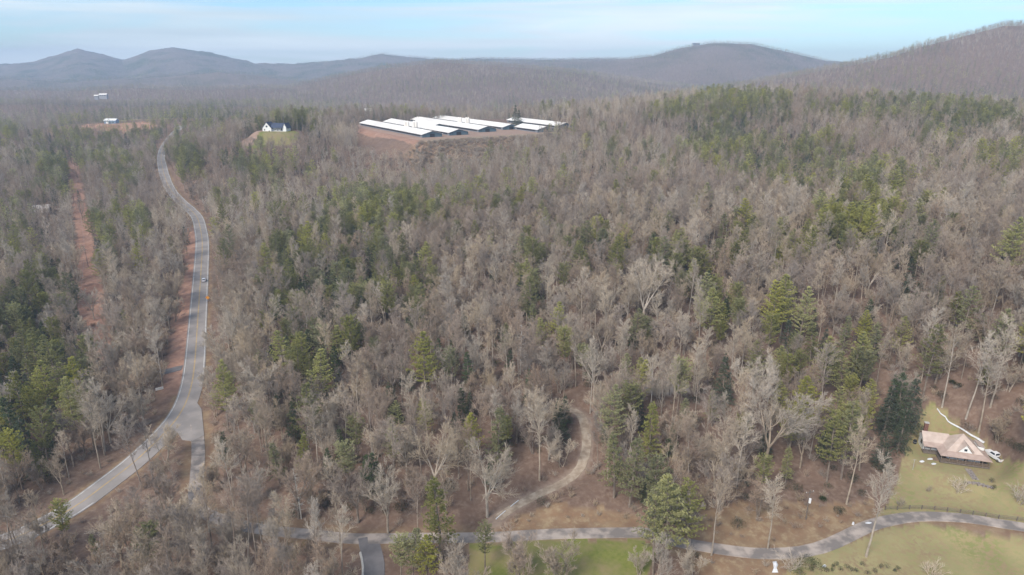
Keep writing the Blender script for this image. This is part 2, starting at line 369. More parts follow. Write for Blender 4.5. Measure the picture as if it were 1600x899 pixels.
_gx = np.arange(-270, 270.1, 1.5); _gy = np.arange(80, 430.1, 1.5); _GX, _GY = np.meshgrid(_gx, _gy); _GZ = H(_GX.ravel(), _GY.ravel()).reshape(_GX.shape)
def Hfast(X, Y):
    fx = np.clip((X + 270) / 1.5, 0, len(_gx) - 1.001); fy = np.clip((Y - 80) / 1.5, 0, len(_gy) - 1.001); i = fx.astype(int); j = fy.astype(int); a = fx - i; b = fy - j
    z = (_GZ[j, i] * (1 - a) + _GZ[j, i + 1] * a) * (1 - b) + (_GZ[j + 1, i] * (1 - a) + _GZ[j + 1, i + 1] * a) * b
    ins = (np.abs(X) < 268) & (Y > 82) & (Y < 428)
    return np.where(ins, z, H0(X, Y)) if not ins.all() else z
def gp(px, py, zoff=0.0):
    d = ray(px, py); t = np.geomspace(100, 9000, 1200); X, Y, Zr = d[0] * t, d[1] * t, CAMZ + d[2] * t
    h = Hfast(X, Y) + zoff; b = np.argmax(Zr < h)
    if not (Zr < h).any(): return None
    lo, hi = t[b - 1], t[b]
    for _ in range(10):
        m = (lo + hi) / 2
        if CAMZ + d[2] * m < float(Hfast(np.array([d[0] * m]), np.array([d[1] * m]))[0]) + zoff: hi = m
        else: lo = m
    return np.array([d[0] * hi, d[1] * hi])
# ------------------------------------------------------------------ ground zones, outlined on the ground
def gpoly(pix): return np.array([gp(*p) for p in pix])
Z_field = gpoly([(735,850),(800,846),(930,843),(1012,846),(1022,870),(1010,905),(1000,990),(740,990),(725,900)])
Z_yard = gpoly([(1372,806),(1395,770),(1402,735),(1412,700),(1425,675),(1443,640),(1452,628),(1480,655),(1510,680),(1545,694),(1600,722),(1700,760),(1760,845),(1560,822),(1500,811),(1430,806)])
Z_right = gpoly([(1240,872),(1285,862),(1330,846),(1375,826),(1440,819),(1600,843),(1760,870),(1800,990),(1180,990)])
Z_bank = gpoly([(775,832),(990,824),(1003,808),(960,796),(905,790),(860,790),(800,810)])
Z_bank2 = gpoly([(1075,845),(1180,860),(1250,858),(1310,840),(1375,805),(1365,780),(1290,790),(1200,782),(1090,790)])
Z_bot = gpoly([(1075,862),(1180,872),(1250,872),(1200,990),(1060,990)])
Z_clear = gpoly([(1005,597),(1040,592),(1075,600),(1078,614),(1030,618),(1000,610)])
Z_fh = gpoly([(376,210),(394,196),(430,192),(482,192),(484,202),(455,207),(440,214),(400,214)])
Z_shed = gpoly([(142,196),(145,188),(235,187),(240,192),(200,200),(150,200)])
Z_pasture = np.array([(-585, 965), (-480, 965), (-480, 1050), (-600, 1050)], float)
cut = path([(150,575),(142,480),(135,400),(124,320),(117,280),(114,248)], 8)
zh = gpoly([(1030,835),(1090,845),(1075,862),(1020,850)])
def build_ground():
    naz = 620; azs = np.concatenate([np.linspace(-180, -46, 50)[:-1], np.linspace(-46, 46, naz), np.linspace(46, 180, 50)[1:]])
    rs = [20.0]
    while rs[-1] < 6700:
        r = rs[-1]; rs.append(r + (8 if r < 110 else 1.6 if r < 300 else 2.6 if r < 420 else r * .008 if r < 1300 else r * .012))
    rs = np.array(rs); AZ, RR = np.meshgrid(np.radians(azs), rs); X = RR * np.sin(AZ); Y = RR * np.cos(AZ)
    Zt = H(X.ravel(), Y.ravel()).reshape(X.shape)
    na, nrr = len(azs), len(rs)
    co = np.stack([X, Y, Zt], -1).reshape(-1, 3); co = np.vstack([co, [[0, 0, H1(0.1, 0.1)]]])
    i = np.arange(nrr - 1)[:, None] * na + np.arange(na - 1)[None, :]
    q = np.stack([i, i + 1, i + na + 1, i + na], -1).reshape(-1, 4)[:, ::-1]
    fan = np.stack([np.arange(na - 1), np.full(na - 1, len(co) - 1), np.arange(1, na)], -1)[:, ::-1]
    me = bpy.data.meshes.new('ground'); nq, nf = len(q), len(fan)
    me.vertices.add(len(co)); me.vertices.foreach_set('co', co.astype('f').ravel())
    me.loops.add(nq * 4 + nf * 3); me.loops.foreach_set('vertex_index', np.concatenate([q.ravel(), fan.ravel()]).astype('i'))
    me.polygons.add(nq + nf); me.polygons.foreach_set('loop_start', np.concatenate([np.arange(nq) * 4, nq * 4 + np.arange(nf) * 3]).astype('i'))
    me.polygons.foreach_set('use_smooth', [True] * (nq + nf)); me.update(calc_edges=True)
    x, y = co[:, 0], co[:, 1]
    wx = x + (fbm(x / 5, y / 5, 7, 2) - .4) * 3.5; wy = y + (fbm(x / 5, y / 5, 8, 2) - .4) * 3.5
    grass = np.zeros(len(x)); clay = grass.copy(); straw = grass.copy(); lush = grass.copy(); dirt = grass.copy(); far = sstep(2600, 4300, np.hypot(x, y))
    lush[inpoly(wx, wy, Z_field)] = 1; grass[inpoly(wx, wy, Z_field)] = 1
    for z_ in (Z_yard, Z_right): grass[inpoly(wx, wy, z_)] = 1
    for z_ in (Z_bank, Z_bank2, Z_bot, zh): straw[inpoly(wx, wy, z_)] = 1
    m = (np.hypot((wx + 225) / 27, (wy - 642) / 26) < 1); grass[m] = 1; lush[m] = 1
    m &= (wx < -236) & (wy > 625); clay[m] = .6; grass[m] = 0; dirt[m] = .3
    m = inpoly(wx, wy, Z_pasture); grass[m] = 1
    dirt[inpoly(wx, wy, Z_clear)] = 1
    m = np.hypot((wx + 520) / 48, (wy - 920) / 24) < 1; clay[m] = 1; straw[m & (wy < 905)] = .6
    a = (x + 55) * (-.515) + (y - 755) * .857; b = (x + 55) * .857 + (y - 755) * .515
    m = (np.abs(a - 9) < 111) & (np.abs(b + 3) < 86); clay[m] = .45; dirt[m] = .25; m &= (a < -84); straw[m] = 1; clay[m] = 0
    m = (np.abs(a - 9) < 122) & (b < -80) & (b > -100); clay[m] = .7; m = (a < -100) & (a > -170) & (np.abs(b) < 110); straw[m] = .5
    d, i_ = dist_path(wx, wy, cut); wd = np.interp(i_, [0, len(cut) * .3, len(cut)], [7.5, 5.5, 4.5]); clay = np.maximum(clay, (1 - sstep(wd * .8, wd, d)) )
    pl_ = roads['highway'][0]; d, i_ = dist_path(wx, wy, pl_)
    d0, i0 = dist_path(x, y, pl_); ii = np.clip(i0.astype(int), 0, len(pl_) - 2); tg = pl_[ii + 1] - pl_[ii]; side = (x - pl_[ii, 0]) * tg[:, 1] - (y - pl_[ii, 1]) * tg[:, 0]
    frac_lo = int(np.argmin(np.hypot(*(pl_ - gp(290, 615)).T))); frac_hi = int(np.argmin(np.hypot(*(pl_ - gp(314, 362)).T)))
    inr = sstep(frac_lo - 4, frac_lo + 6, i0) * (1 - sstep(frac_hi, frac_hi + 10, i0))
    clay = np.maximum(clay, np.where(side < 0, inr * (1 - sstep(8, 12, d)), .0))
    straw = np.maximum(straw, (1 - sstep(4.4, 5.8, d)) * (clay < .3))
    d, _ = dist_path(wx, wy, roads['lane'][0]); straw = np.maximum(straw, (1 - sstep(3, 5.5, d)) * .8)
    d, _ = dist_path(wx, wy, roads['track'][0]); dirt = np.maximum(dirt, (1 - sstep(1.4, 2.6, d)) * .35)
    for nm, arr in (('zone_a', (grass, clay, straw)), ('zone_b', (lush, dirt, far))):
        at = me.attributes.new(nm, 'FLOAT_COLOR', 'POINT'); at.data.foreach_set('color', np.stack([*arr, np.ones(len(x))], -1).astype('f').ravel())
    m = bpy.data.materials.new('ground'); m.use_nodes = True; t = m.node_tree; b = t.nodes['Principled BSDF']; b.inputs['Roughness'].default_value = 1; b.inputs['Specular IOR Level'].default_value = .1
    ge = N('ShaderNodeNewGeometry', t)
    def noi(sc, lo, hi, c0, c1, det=6):
        n = N('ShaderNodeTexNoise', t); n.inputs['Scale'].default_value = sc; n.inputs['Detail'].default_value = det; n.inputs['Roughness'].default_value = .65; t.links.new(ge.outputs['Position'], n.inputs[0])
        r = N('ShaderNodeValToRGB', t); r.color_ramp.elements[0].position = lo; r.color_ramp.elements[1].position = hi; r.color_ramp.elements[0].color = (*c0, 1); r.color_ramp.elements[1].color = (*c1, 1)
        t.links.new(n.outputs[0], r.inputs[0]); return r.outputs[0]
    def attr(nm):
        a = N('ShaderNodeAttribute', t, attribute_name=nm); s = N('ShaderNodeSeparateColor', t); t.links.new(a.outputs['Color'], s.inputs[0]); return s.outputs
    def mix(f, a, b2):
        x = N('ShaderNodeMix', t, data_type='RGBA'); t.links.new(f, x.inputs[0]) if not isinstance(f, float) else setattr(x.inputs[0], 'default_value', f)
        t.links.new(a, x.inputs[6]); t.links.new(b2, x.inputs[7]); return x.outputs[2]
    def val(o):
        bw = N('ShaderNodeRGBToBW', t); t.links.new(o, bw.inputs[0]); return bw.outputs[0]
    za, zb = attr('zone_a'), attr('zone_b')
    litter = mix(val(noi(.9, .35, .7, (0, 0, 0), (1, 1, 1), 8)), noi(.12, .35, .65, (.115, .073, .054), (.18, .117, .088)), noi(.4, .4, .6, (.18, .125, .095), (.26, .19, .145)))
    gr = mix(val(noi(.9, .44, .56, (0, 0, 0), (1, 1, 1), 8)), noi(.05, .4, .62, (.30, .26, .135), (.21, .21, .085)), noi(.09, .35, .65, (.25, .185, .11), (.31, .26, .13)))
    lu = mix(val(noi(.07, .45, .62, (0, 0, 0), (1, 1, 1), 6)), noi(.9, .3, .7, (.125, .15, .035), (.20, .20, .06)), noi(.2, .3, .7, (.27, .20, .12), (.21, .19, .08)))
    cl_ = mix(val(noi(.5, .35, .65, (0, 0, 0), (1, 1, 1))), noi(.06, .35, .65, (.40, .22, .15), (.50, .32, .235)), noi(.3, .3, .7, (.24, .13, .10), (.36, .20, .14)))
    st = mix(val(noi(.6, .35, .65, (0, 0, 0), (1, 1, 1), 8)), noi(.1, .35, .65, (.20, .12, .075), (.28, .19, .115)), noi(.3, .4, .6, (.15, .095, .065), (.30, .225, .14)))
    dt = noi(.4, .3, .7, (.38, .30, .24), (.48, .40, .33))
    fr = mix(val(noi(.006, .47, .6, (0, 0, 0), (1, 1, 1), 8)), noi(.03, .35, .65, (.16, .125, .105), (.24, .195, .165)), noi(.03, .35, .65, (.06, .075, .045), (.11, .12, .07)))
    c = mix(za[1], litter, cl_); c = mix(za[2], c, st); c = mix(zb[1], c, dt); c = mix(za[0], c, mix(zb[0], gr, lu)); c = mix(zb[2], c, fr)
    t.links.new(c, b.inputs['Base Color'])
    bn = N('ShaderNodeTexNoise', t); bn.inputs['Scale'].default_value = .03; bn.inputs['Detail'].default_value = 8; bn.inputs['Roughness'].default_value = .75; t.links.new(ge.outputs['Position'], bn.inputs[0])
    bp = N('ShaderNodeBump', t); bp.inputs['Distance'].default_value = 12; bp.inputs['Strength'].default_value = .0; t.links.new(zb[2], bp.inputs['Strength'])
    t.links.new(bn.outputs[0], bp.inputs['Height']); t.links.new(bp.outputs[0], b.inputs['Normal'])
    me.materials.append(m)
    o = bpy.data.objects.new('ground', me); COL.objects.link(o); tag(o, kind='structure')
build_ground()

# ------------------------------------------------------------------ roads
def strip(name, pl_, zs, off, hw, dz, m, i0=0, i1=None, dash=None, skirt=True):
    i1 = len(pl_) if i1 is None else i1
    b = MB(); prev = None
    for i in range(i0, i1):
        d = pl_[min(i + 1, len(pl_) - 1)] - pl_[max(i - 1, 0)]; d = d / np.linalg.norm(d); nn = np.array([d[1], -d[0]])
        c = pl_[i] + nn * off; z = zs[i] + dz
        cs = [c - nn * hw, c + nn * hw]; cur = [(cs[0][0], cs[0][1], z), (cs[1][0], cs[1][1], z)]
        if skirt: a = cs[0] - nn * .25; e = cs[1] + nn * .25; cur = [(a[0], a[1], z - .6)] + cur + [(e[0], e[1], z - .6)]
        if prev is not None and not (dash and (i // dash) % 2):
            for k in range(len(cur) - 1): b.quad([prev[k], prev[k + 1], cur[k + 1], cur[k]])
        prev = cur
    o = b.build(name, m); tag(o, kind='structure'); return o
hp, hz = roads['highway'][0], road_z['highway']
strip('highway_road', hp, hz, 0, 3.95, .02, M['asphalt'])
i_a = int(np.argmin(np.hypot(*(hp - gp(262, 668)).T))); i_b = int(np.argmin(np.hypot(*(hp - gp(300, 640)).T)))
strip('road_marking', hp, hz, -.13, .07, .03, M['paint_y'], skirt=False); strip('road_marking', hp, hz, .13, .07, .03, M['paint_y'], skirt=False)
strip('road_marking', hp, hz, -3.4, .08, .03, M['paint_w'], skirt=False)
jn = int(np.argmin(np.hypot(*(hp - gp(290, 625)).T)))
strip('road_marking', hp, hz, 3.4, .08, .03, M['paint_w'], i0=jn + 3, skirt=False); strip('road_marking', hp, hz, 3.4, .08, .03, M['paint_w'], i1=max(jn - 16, 2), skirt=False)
lp, lz = roads['lane'][0], road_z['lane']
strip('lane_road', lp, lz, 0, 1.9, .008, M['asphalt_lane'], i0=1)
strip('gravel_track', roads['track'][0], road_z['track'], 0, 1.35, .0, M['gravel'], i0=2)
strip('driveway', roads['drive'][0], road_z['drive'], 0, 2.4, .0, M['drive'], i0=0)
strip('driveway_kerb', roads['drive'][0], road_z['drive'], 2.55, .2, .14, M['concrete'], i0=3)
strip('side_drive', roads['spur'][0], road_z['spur'], 0, 2.2, .0, M['drive'], i0=2)
# stop bar at the junction
sbz = float(np.interp(0, [0], [H1(*gp(304, 662))]))
a, b_ = gp(301, 663), gp(313, 660); zz = road_z['lane'][3] + .03; dd = (b_ - a); nn = np.array([-dd[1], dd[0]]) / np.linalg.norm(dd) * .3
mb = MB(); mb.quad([(a[0], a[1], zz), (b_[0], b_[1], zz), (b_[0] + nn[0], b_[1] + nn[1], zz), (a[0] + nn[0], a[1] + nn[1], zz)]); tag(mb.build('road_marking', M['paint_w']), kind='structure')
# junction apron
tri = [gp(268, 662), gp(296, 612), gp(315, 640), gp(319, 680), gp(300, 690), gp(285, 688)]
zj = float(np.mean([road_z['highway'][int(np.argmin(np.hypot(*(hp - q).T)))] for q in tri[:2]]))
mb = MB(); mb.slab([(q[0], q[1], H1(*q) + .135) for q in tri][::-1], .3); tag(mb.build('junction_road', M['asphalt']), kind='structure')

# ------------------------------------------------------------------ house with the pink metal roof
def hw_(u, v): q = HO + HU * u + HV * v; return q
house = empty('farmhouse', (HO[0], HO[1], HG), math.atan2(HU[1], HU[0]), 'low house with pale pink metal roof, white front gable and wraparound porch on the lawn', 'house')
mb = MB(); mb.box(2.4, 10.6, 2.5, 9.7, 0, 3.1); mb.box(-2.6, 2.41, 6.2, 11.2, 0, 3.1)
mb.prism([(6.2, 3.1), (11.2, 3.1), (8.7, 4.75)], -2.6, 2.4, 'x'); wall = mb.build('wall', M['white'], house)
mb = MB(); t_ = .12
ap = (6.5, 6.1, 7.0)
c4 = [(2.0, 2.1, 3.15), (11.0, 2.1, 3.15), (11.0, 10.1, 3.15), (2.0, 10.1, 3.15)]
for i in range(4): mb.slab([c4[i], c4[(i + 1) % 4], ap], t_)
# left wing
mb.slab([(-3.0, 5.9, 3.15), (3.4, 5.9, 3.15), (4.0, 8.7, 5.05), (-3.0, 8.7, 5.05)], t_); mb.slab([(-3.0, 8.7, 5.05), (4.0, 8.7, 5.05), (3.4, 11.5, 3.15), (-3.0, 11.5, 3.15)], t_)
roof = mb.build('roof', M['roofpale'], house)
mb = MB()
# front gable roof planes
gt = (6.45, 1.85, 5.75)
mb.slab([(4.35, 1.85, 3.25), gt, (6.45, 5.0, 5.85), (4.1, 2.6, 3.45)], .14); mb.slab([gt, (8.55, 1.85, 3.25), (8.8, 2.6, 3.45), (6.45, 5.0, 5.85)], .14)
mb.build('gable_roof', M['roofpale'], house)
mb = MB(); mb.prism([(4.75, 3.25), (8.15, 3.25), (6.45, 5.45)], 2.06, 2.3, 'y'); gb = mb.build('gable', M['white'], house)
mb = MB(); mb.box(6.1, 6.8, 2.0, 2.05, 3.7, 4.35); gw = mb.build('window', M['glass'], house)
mb = MB(); z0, z1 = 2.55, 3.12
mb.slab([(0, 0, z0), (12.6, 0, z0), (11.0, 2.1, z1), (2.0, 2.1, z1)], t_); mb.slab([(12.6, 0, z0), (12.6, 11.8, z0), (11.0, 10.1, z1), (11.0, 2.1, z1)], t_)
mb.slab([(12.6, 11.8, z0), (0, 11.8, z0), (2.0, 10.1, z1), (11, 10.1, z1)], t_)
mb.slab([(0, 4.2, z0), (0, 0, z0), (2.0, 2.1, z1), (2.0, 5.9, z1)], t_)
mb.slab([(-3.1, 4.2, z0), (0, 4.2, z0), (2.0, 5.9, z1), (-3.1, 5.9, z1)], t_)
mb.build('porch_roof', M['roofpink'], house)
mb = MB(); mb.slab([(10.2, 5.2, 4.55), (12.2, 5.2, 3.9), (12.2, 8.6, 3.9), (10.2, 8.6, 4.55)], .12); mb.build('dormer_roof', M['roofpale'], house)
mb = MB(); mb.box(10.3, 12.0, 5.4, 8.4, 2.9, 3.8); mb.build('dormer_wall', M['white'], house)
mb = MB(); mb.box(.3, 12.3, .3, 2.49, .2, .6); mb.box(-2.9, 2.39, 4.5, 6.19, .2, .6); mb.box(.3, 2.39, 2.49, 4.5, .2, .6); mb.box(10.61, 12.3, 2.49, 11.4, .2, .6); mb.build('porch_floor', M['woodgrey'], house)
for (u, v) in [(.45, .45), (2.4, .45), (4.4, .45), (6.4, .45), (8.4, .45), (10.4, .45), (12.1, .45), (12.1, 4), (12.1, 7.5), (12.1, 11.2), (.45, 4.3), (-2.7, 4.6), (-1.2, 4.6)]:
    mb = MB(); mb.box(u - .09, u + .09, v - .09, v + .09, .6, 2.5); mb.build('porch_post', M['woodgrey'], house)
mb = MB()
for z in (.95, 1.45): mb.box(.5, 12.1, .28, .36, z, z + .07)
for k in range(58): mb.box(.5 + k * .2, .54 + k * .2, .3, .34, .6, 1.45)
mb.build('porch_railing', M['wood'], house)
mb = MB(); mb.box(-.6, .25, 1.0, 3.0, 0, .3); mb.box(-1.1, -.6, 1.0, 3.0, 0, .15); mb.build('step', M['wood'], house)
for (u0, u1, v) in [(3, 4, 2.44), (5, 6, 2.44), (8.6, 9.8, 2.44)]:
    mb = MB(); mb.box(u0, u1, v, v + .05, 1.3, 2.4); mb.build('window', M['glass'], house)
mb = MB(); mb.box(6.7, 7.6, 2.43, 2.49, .6, 2.6); mb.build('door', M['woodgrey'], house)
mb = MB(); mb.box(-1.9, -.9, 6.13, 6.19, 1.2, 2.3); mb.build('window', M['glass'], house)
mb = MB(); mb.box(-2.66, -2.61, 7.8, 9.0, 1.2, 2.4); mb.build('window', M['glass'], house)
mb = MB(); mb.box(-1.9, -.3, 11.25, 12.4, 0, 3.4); mb.box(-1.6, -.6, 11.52, 12.3, 3.4, 6.1); ch = mb.build('chimney', M['brick'], house)
mb = MB(); mb.box(-1.72, -.48, 11.4, 12.42, 6.1, 6.28); mb.build('chimney_cap', M['concrete'], ch)

# ------------------------------------------------------------------ vehicles
def wheel(parent, x, y, r=.38, wd=.26):
    o = MB(); n = 16
    poly = [(r * cos(2 * pi * i / n), r * sin(2 * pi * i / n)) for i in range(n)]
    o.prism(poly, -wd / 2, wd / 2, 'x'); t = o.build('wheel', M['tyre'], parent); t.location = (x, y, r)
    o = MB(); o.prism([(a * .58, b * .58) for a, b in poly], -wd / 2 - .01, wd / 2 + .01, 'x'); o.build('rim', M['chrome'], t)
def pickup(loc, rz, label):
    e = empty('pickup_truck', loc, rz, label, 'pickup truck')
    b = MB()   # front towards +Y, length 5.8
    b.prism([(2.85, .5), (2.9, .95), (2.75, 1.15), (1.35, 1.25), (-.9, 1.25), (-.9, .55), (-.9, .42), (2.7, .42)], -.98, .98, 'x')
    b.box(-.98, .98, -2.9, -.9, .5, .72); b.box(-.98, -.88, -2.9, -.9, .72, 1.22); b.box(.88, .98, -2.9, -.9, .72, 1.22); b.box(-.88, .88, -2.9, -2.8, .72, 1.2)
    b.build('body', M['carwhite'], e)
    b = MB(); b.box(-.88, .88, -2.8, -.9, .721, .76); b.build('cargo_bed', M['dark'], e)
    b = MB(); c = [(-.86, -.9, 1.25), (.86, -.9, 1.25), (.86, 1.3, 1.25), (-.86, 1.3, 1.25), (-.72, -.75, 1.88), (.72, -.75, 1.88), (.72, .55, 1.88), (-.72, .55, 1.88)]
    b.v = c; b.f = [(4, 5, 6, 7), (0, 1, 5, 4), (1, 2, 6, 5), (2, 3, 7, 6), (3, 0, 4, 7)]; b.m = [0] * 5; cab = b.build('cab', M['carwhite'], e)
    def pane(nm, i, j, k, l):
        P4 = [np.array(c[q]) for q in (i, j, k, l)]; ctr = sum(P4) / 4; nrm = np.cross(P4[1] - P4[0], P4[2] - P4[0]); nrm /= np.linalg.norm(nrm)
        q = MB(); q.quad([ctr + (p - ctr) * .82 + nrm * .015 for p in P4]); q.build(nm, M['glass'], cab)
    pane('rear_window', 0, 1, 5, 4); pane('side_window', 1, 2, 6, 5); pane('windscreen', 2, 3, 7, 6); pane('side_window', 3, 0, 4, 7)
    for sx in (-1, 1):
        b = MB(); b.box(sx * .92 - .06 if sx > 0 else -.97, sx * .92 + .05 if sx > 0 else -.86, -2.93, -2.89, .8, 1.1); b.build('taillight', M['red'], e)
        b = MB(); b.box(min(sx * .6, sx * .92), max(sx * .6, sx * .92), 2.86, 2.92, .75, .93); b.build('headlight', M['clear'], e)
        b = MB(); b.box(min(sx * .98, sx * 1.18), max(sx * .98, sx * 1.18), .95, 1.05, 1.2, 1.42); b.build('mirror', M['carwhite'], e)
        for yy in (1.9, -1.95): wheel(e, sx * .86, yy)
    b = MB(); b.box(-.9, .9, -3.02, -2.9, .45, .62); b.build('bumper', M['chrome'], e); b = MB(); b.box(-.95, .95, 2.88, 3.0, .42, .62); b.build('bumper', M['chrome'], e)
    return e
tx, ty, tz = gpz(1380 + 1262 / 7.27, 620 + 690 / 7.27)
pickup((tx, ty, tz), math.atan2(-(135.4 - 136.6), (170.2 - 164.6)) - .05, 'white pickup truck with open cargo bed parked beside the pink roofed house')
def car(loc, rz, label, name='white_car'):
    e = empty('car', loc, rz, label, 'car')
    b = MB(); b.prism([(2.2, .4), (2.28, .7), (2.1, .88), (.9, 1.0), (-1.9, 1.05), (-2.25, .95), (-2.28, .4)], -.92, .92, 'x'); b.build('body', M['carwhite'], e)
    b = MB(); c = [(-.86, -2.0, 1.0), (.86, -2.0, 1.0), (.86, 1.0, .98), (-.86, 1.0, .98), (-.68, -1.5, 1.62), (.68, -1.5, 1.62), (.68, .25, 1.62), (-.68, .25, 1.62)]
    b.v = c; b.f = [(4, 5, 6, 7), (0, 1, 5, 4), (1, 2, 6, 5), (2, 3, 7, 6), (3, 0, 4, 7)]; b.m = [0] * 5; b.build('cabin', M['carwhite'], e)
    for nm, ids in (('rear_window', (0, 1, 5, 4)), ('side_window', (1, 2, 6, 5)), ('windscreen', (2, 3, 7, 6)), ('side_window', (3, 0, 4, 7))):
        P4 = [np.array(c[q]) for q in ids]; ctr = sum(P4) / 4; nrm = np.cross(P4[1] - P4[0], P4[2] - P4[0]); nrm /= np.linalg.norm(nrm)
        q = MB(); q.quad([ctr + (p - ctr) * .84 + nrm * .012 for p in P4]); q.build(nm, M['glass'], e)
    for sx in (-1, 1):
        b = MB(); b.box(min(sx * .6, sx * .9), max(sx * .6, sx * .9), -2.3, -2.26, .7, .9); b.build('taillight', M['red'], e)
        b = MB(); b.box(min(sx * .55, sx * .88), max(sx * .55, sx * .88), 2.24, 2.3, .6, .75); b.build('headlight', M['clear'], e)
        for yy in (1.4, -1.4): wheel(e, sx * .82, yy, .33, .22)
    return e
ci = int(np.argmin(np.hypot(*(hp - gp(314, 441)).T))); dr = hp[ci + 1] - hp[ci - 1]; dr /= np.linalg.norm(dr); nn = np.array([dr[1], -dr[0]])
q = hp[ci] + nn * 1.75; car((q[0], q[1], hz[ci] + .02), math.atan2(-dr[0], dr[1]), 'small white car driving on the long straight highway')

# ------------------------------------------------------------------ chicken houses
fdir = np.array([-.515, .857]); fdir /= np.linalg.norm(fdir); rzf = math.atan2(fdir[1], fdir[0])
barn_l = ['nearest long poultry barn with pale metal roof, at the edge of the red bank', 'second long poultry barn from the wooded slope, pale roof beside two feed bins',
          'third long poultry barn from the wooded slope, beyond the barn with feed bins', 'farthest long poultry barn on the red clay pad, with feed bins at its roof', 'short far poultry barn at the upper left of the row',
          'rightmost pale roofed poultry barn of the row, partly behind trees', 'short poultry barn gable just left of the rightmost barn']
barns = []
def barn(px, py, length, label, wd=21.0, zr=55.0):
    x, y = onz(px, py, zr); e = empty('poultry_barn', (x, y, zr - 6.0), rzf, label, 'barn', 'long poultry barns on the red clay pad'); h = wd / 2
    b = MB(); b.prism([(-h, -1), (h, -1), (h, 3.0), (0, 5.75), (-h, 3.0)], 0, length, 'x'); b.build('wall', M['barnwall'], e)
    b = MB(); b.prism([(-h + .2, .1), (h - .2, .1), (h - .2, 2.9), (0, 5.5), (-h + .2, 2.9)], -.06, 0, 'x'); b.build('gable', M['teal'], e)
    b = MB(); b.slab([(-1.0, -h - .8, 2.85), (length + 1, -h - .8, 2.85), (length + 1, 0, 6.0), (-1.0, 0, 6.0)][::-1], .15); b.slab([(-1.0, 0, 6.0), (length + 1, 0, 6.0), (length + 1, h + .8, 2.85), (-1.0, h + .8, 2.85)][::-1], .15)
    b.build('roof', M['metalroof'], e)
    b = MB(); b.box(-.2, -.07, -2.5, 2.5, 0, 3.2); b.build('door', M['dark'], e)
    b = MB(); b.box(4, length - 4, h + .01, h + .06, .8, 2.0)
    b.build('side_curtain', M['dark'], e)
    barns.append((x, y, length, wd)); return e
g = lambda zx, zy: (540 + zx / 4.444, 160 + zy / 4.444)
for (zx, zy, ln, i) in ((600, 198, 178, 0), (785, 185, 178, 1), (985, 165, 178, 2), (1150, 150, 178, 3), (648, 148, 60, 4), (1530, 141, 110, 5), (1392, 166, 45, 6)):
    barn(*g(zx, zy), ln, barn_l[i])
def silo(px, py, label):
    x, y = onz(px, py, 56); e = empty('feed_bin', (x, y, 49), 0, label, 'feed bin', 'feed bins between the poultry barns')
    b = MB(); n = 12
    prof = [(.3, 2.2), (1.5, 4.2), (1.5, 9.3), (.25, 10.6)]
    for i in range(len(prof) - 1):
        for k in range(n):
            a0, a1 = 2 * pi * k / n, 2 * pi * (k + 1) / n; (r0, z0), (r1, z1) = prof[i], prof[i + 1]
            b.quad([(r0 * cos(a0), r0 * sin(a0), z0), (r0 * cos(a1), r0 * sin(a1), z0), (r1 * cos(a1), r1 * sin(a1), z1), (r1 * cos(a0), r1 * sin(a0), z1)])
    b.build('tank', M['metalroof'], e)
    for k in range(4): b = MB(); a = pi / 4 + k * pi / 2; b.box(1.25 * cos(a) - .08, 1.25 * cos(a) + .08, 1.25 * sin(a) - .08, 1.25 * sin(a) + .08, 0, 4.4); b.build('leg', M['chrome'], e)
for q, lb in (((415, 152), 'left feed bin of the nearer group between the two front barns'), ((432, 153), 'second feed bin of the nearer group between the two front barns'), ((472, 153), 'third feed bin of the nearer group between the two front barns'), ((490, 153), 'rightmost feed bin of the nearer group between the two front barns'),
              ((785, 126), 'leftmost feed bin against the farthest barn roof'), ((798, 126), 'second feed bin against the farthest barn roof'), ((838, 126), 'third feed bin against the farthest barn roof'), ((852, 126), 'rightmost feed bin against the farthest barn roof')):
    silo(*g(*q), lb)

# ------------------------------------------------------------------ farmhouse on the ridge, blue shed, far houses
e = empty('ridge_house', (-223.7, 659, 55), R(-12), 'white house with dark blue roof and two white gables on a grassy ridge clearing', 'house')
b = MB(); b.box(-12, -3, -4, 5, -2, 3.2); b.prism([(-12, 3.2), (-3, 3.2), (-7.5, 8.2)], -4, 5, 'y'); b.box(-3, 9, -1, 5, -2, 3.4); b.box(9, 12, -3, 5, -2, 3.4); b.prism([(8.6, 3.4), (12.4, 3.4), (10.5, 7.6)], -3, 5, 'y'); b.build('wall', M['white'], e)
b = MB(); b.slab([(-12.6, -4.5, 2.7), (-7.5, -4.5, 8.5), (-7.5, 5.3, 8.5), (-12.6, 5.3, 2.7)][::-1], .2); b.slab([(-7.5, -4.5, 8.5), (-2.4, -4.5, 2.7), (-2.4, 5.3, 2.7), (-7.5, 5.3, 8.5)][::-1], .2)
b.slab([(-5, -3.2, 3.2), (9.6, -3.2, 3.2), (9.6, 2, 7.4), (-5, 2, 7.4)], .2); b.slab([(-5, 2, 7.4), (9.6, 2, 7.4), (9.6, 7, 3.2), (-5, 7, 3.2)], .2)
b.slab([(8.2, -3.5, 3.0), (10.5, -3.5, 7.8), (10.5, 5.3, 7.8), (8.2, 5.3, 3.0)][::-1], .2); b.slab([(10.5, -3.5, 7.8), (12.8, -3.5, 3.0), (12.8, 5.3, 3.0), (10.5, 5.3, 7.8)][::-1], .2); b.build('roof', M['navyroof'], e)
b = MB(); b.box(-3, 8.9, -3.0, -1.01, -.2, .1); b.build('porch_floor', M['white'], e)
for x in (-2.8, .2, 3.2, 6.2, 8.6): b = MB(); b.box(x - .12, x + .12, -3.0, -2.76, -2, 3.1); b.build('porch_post', M['white'], e)
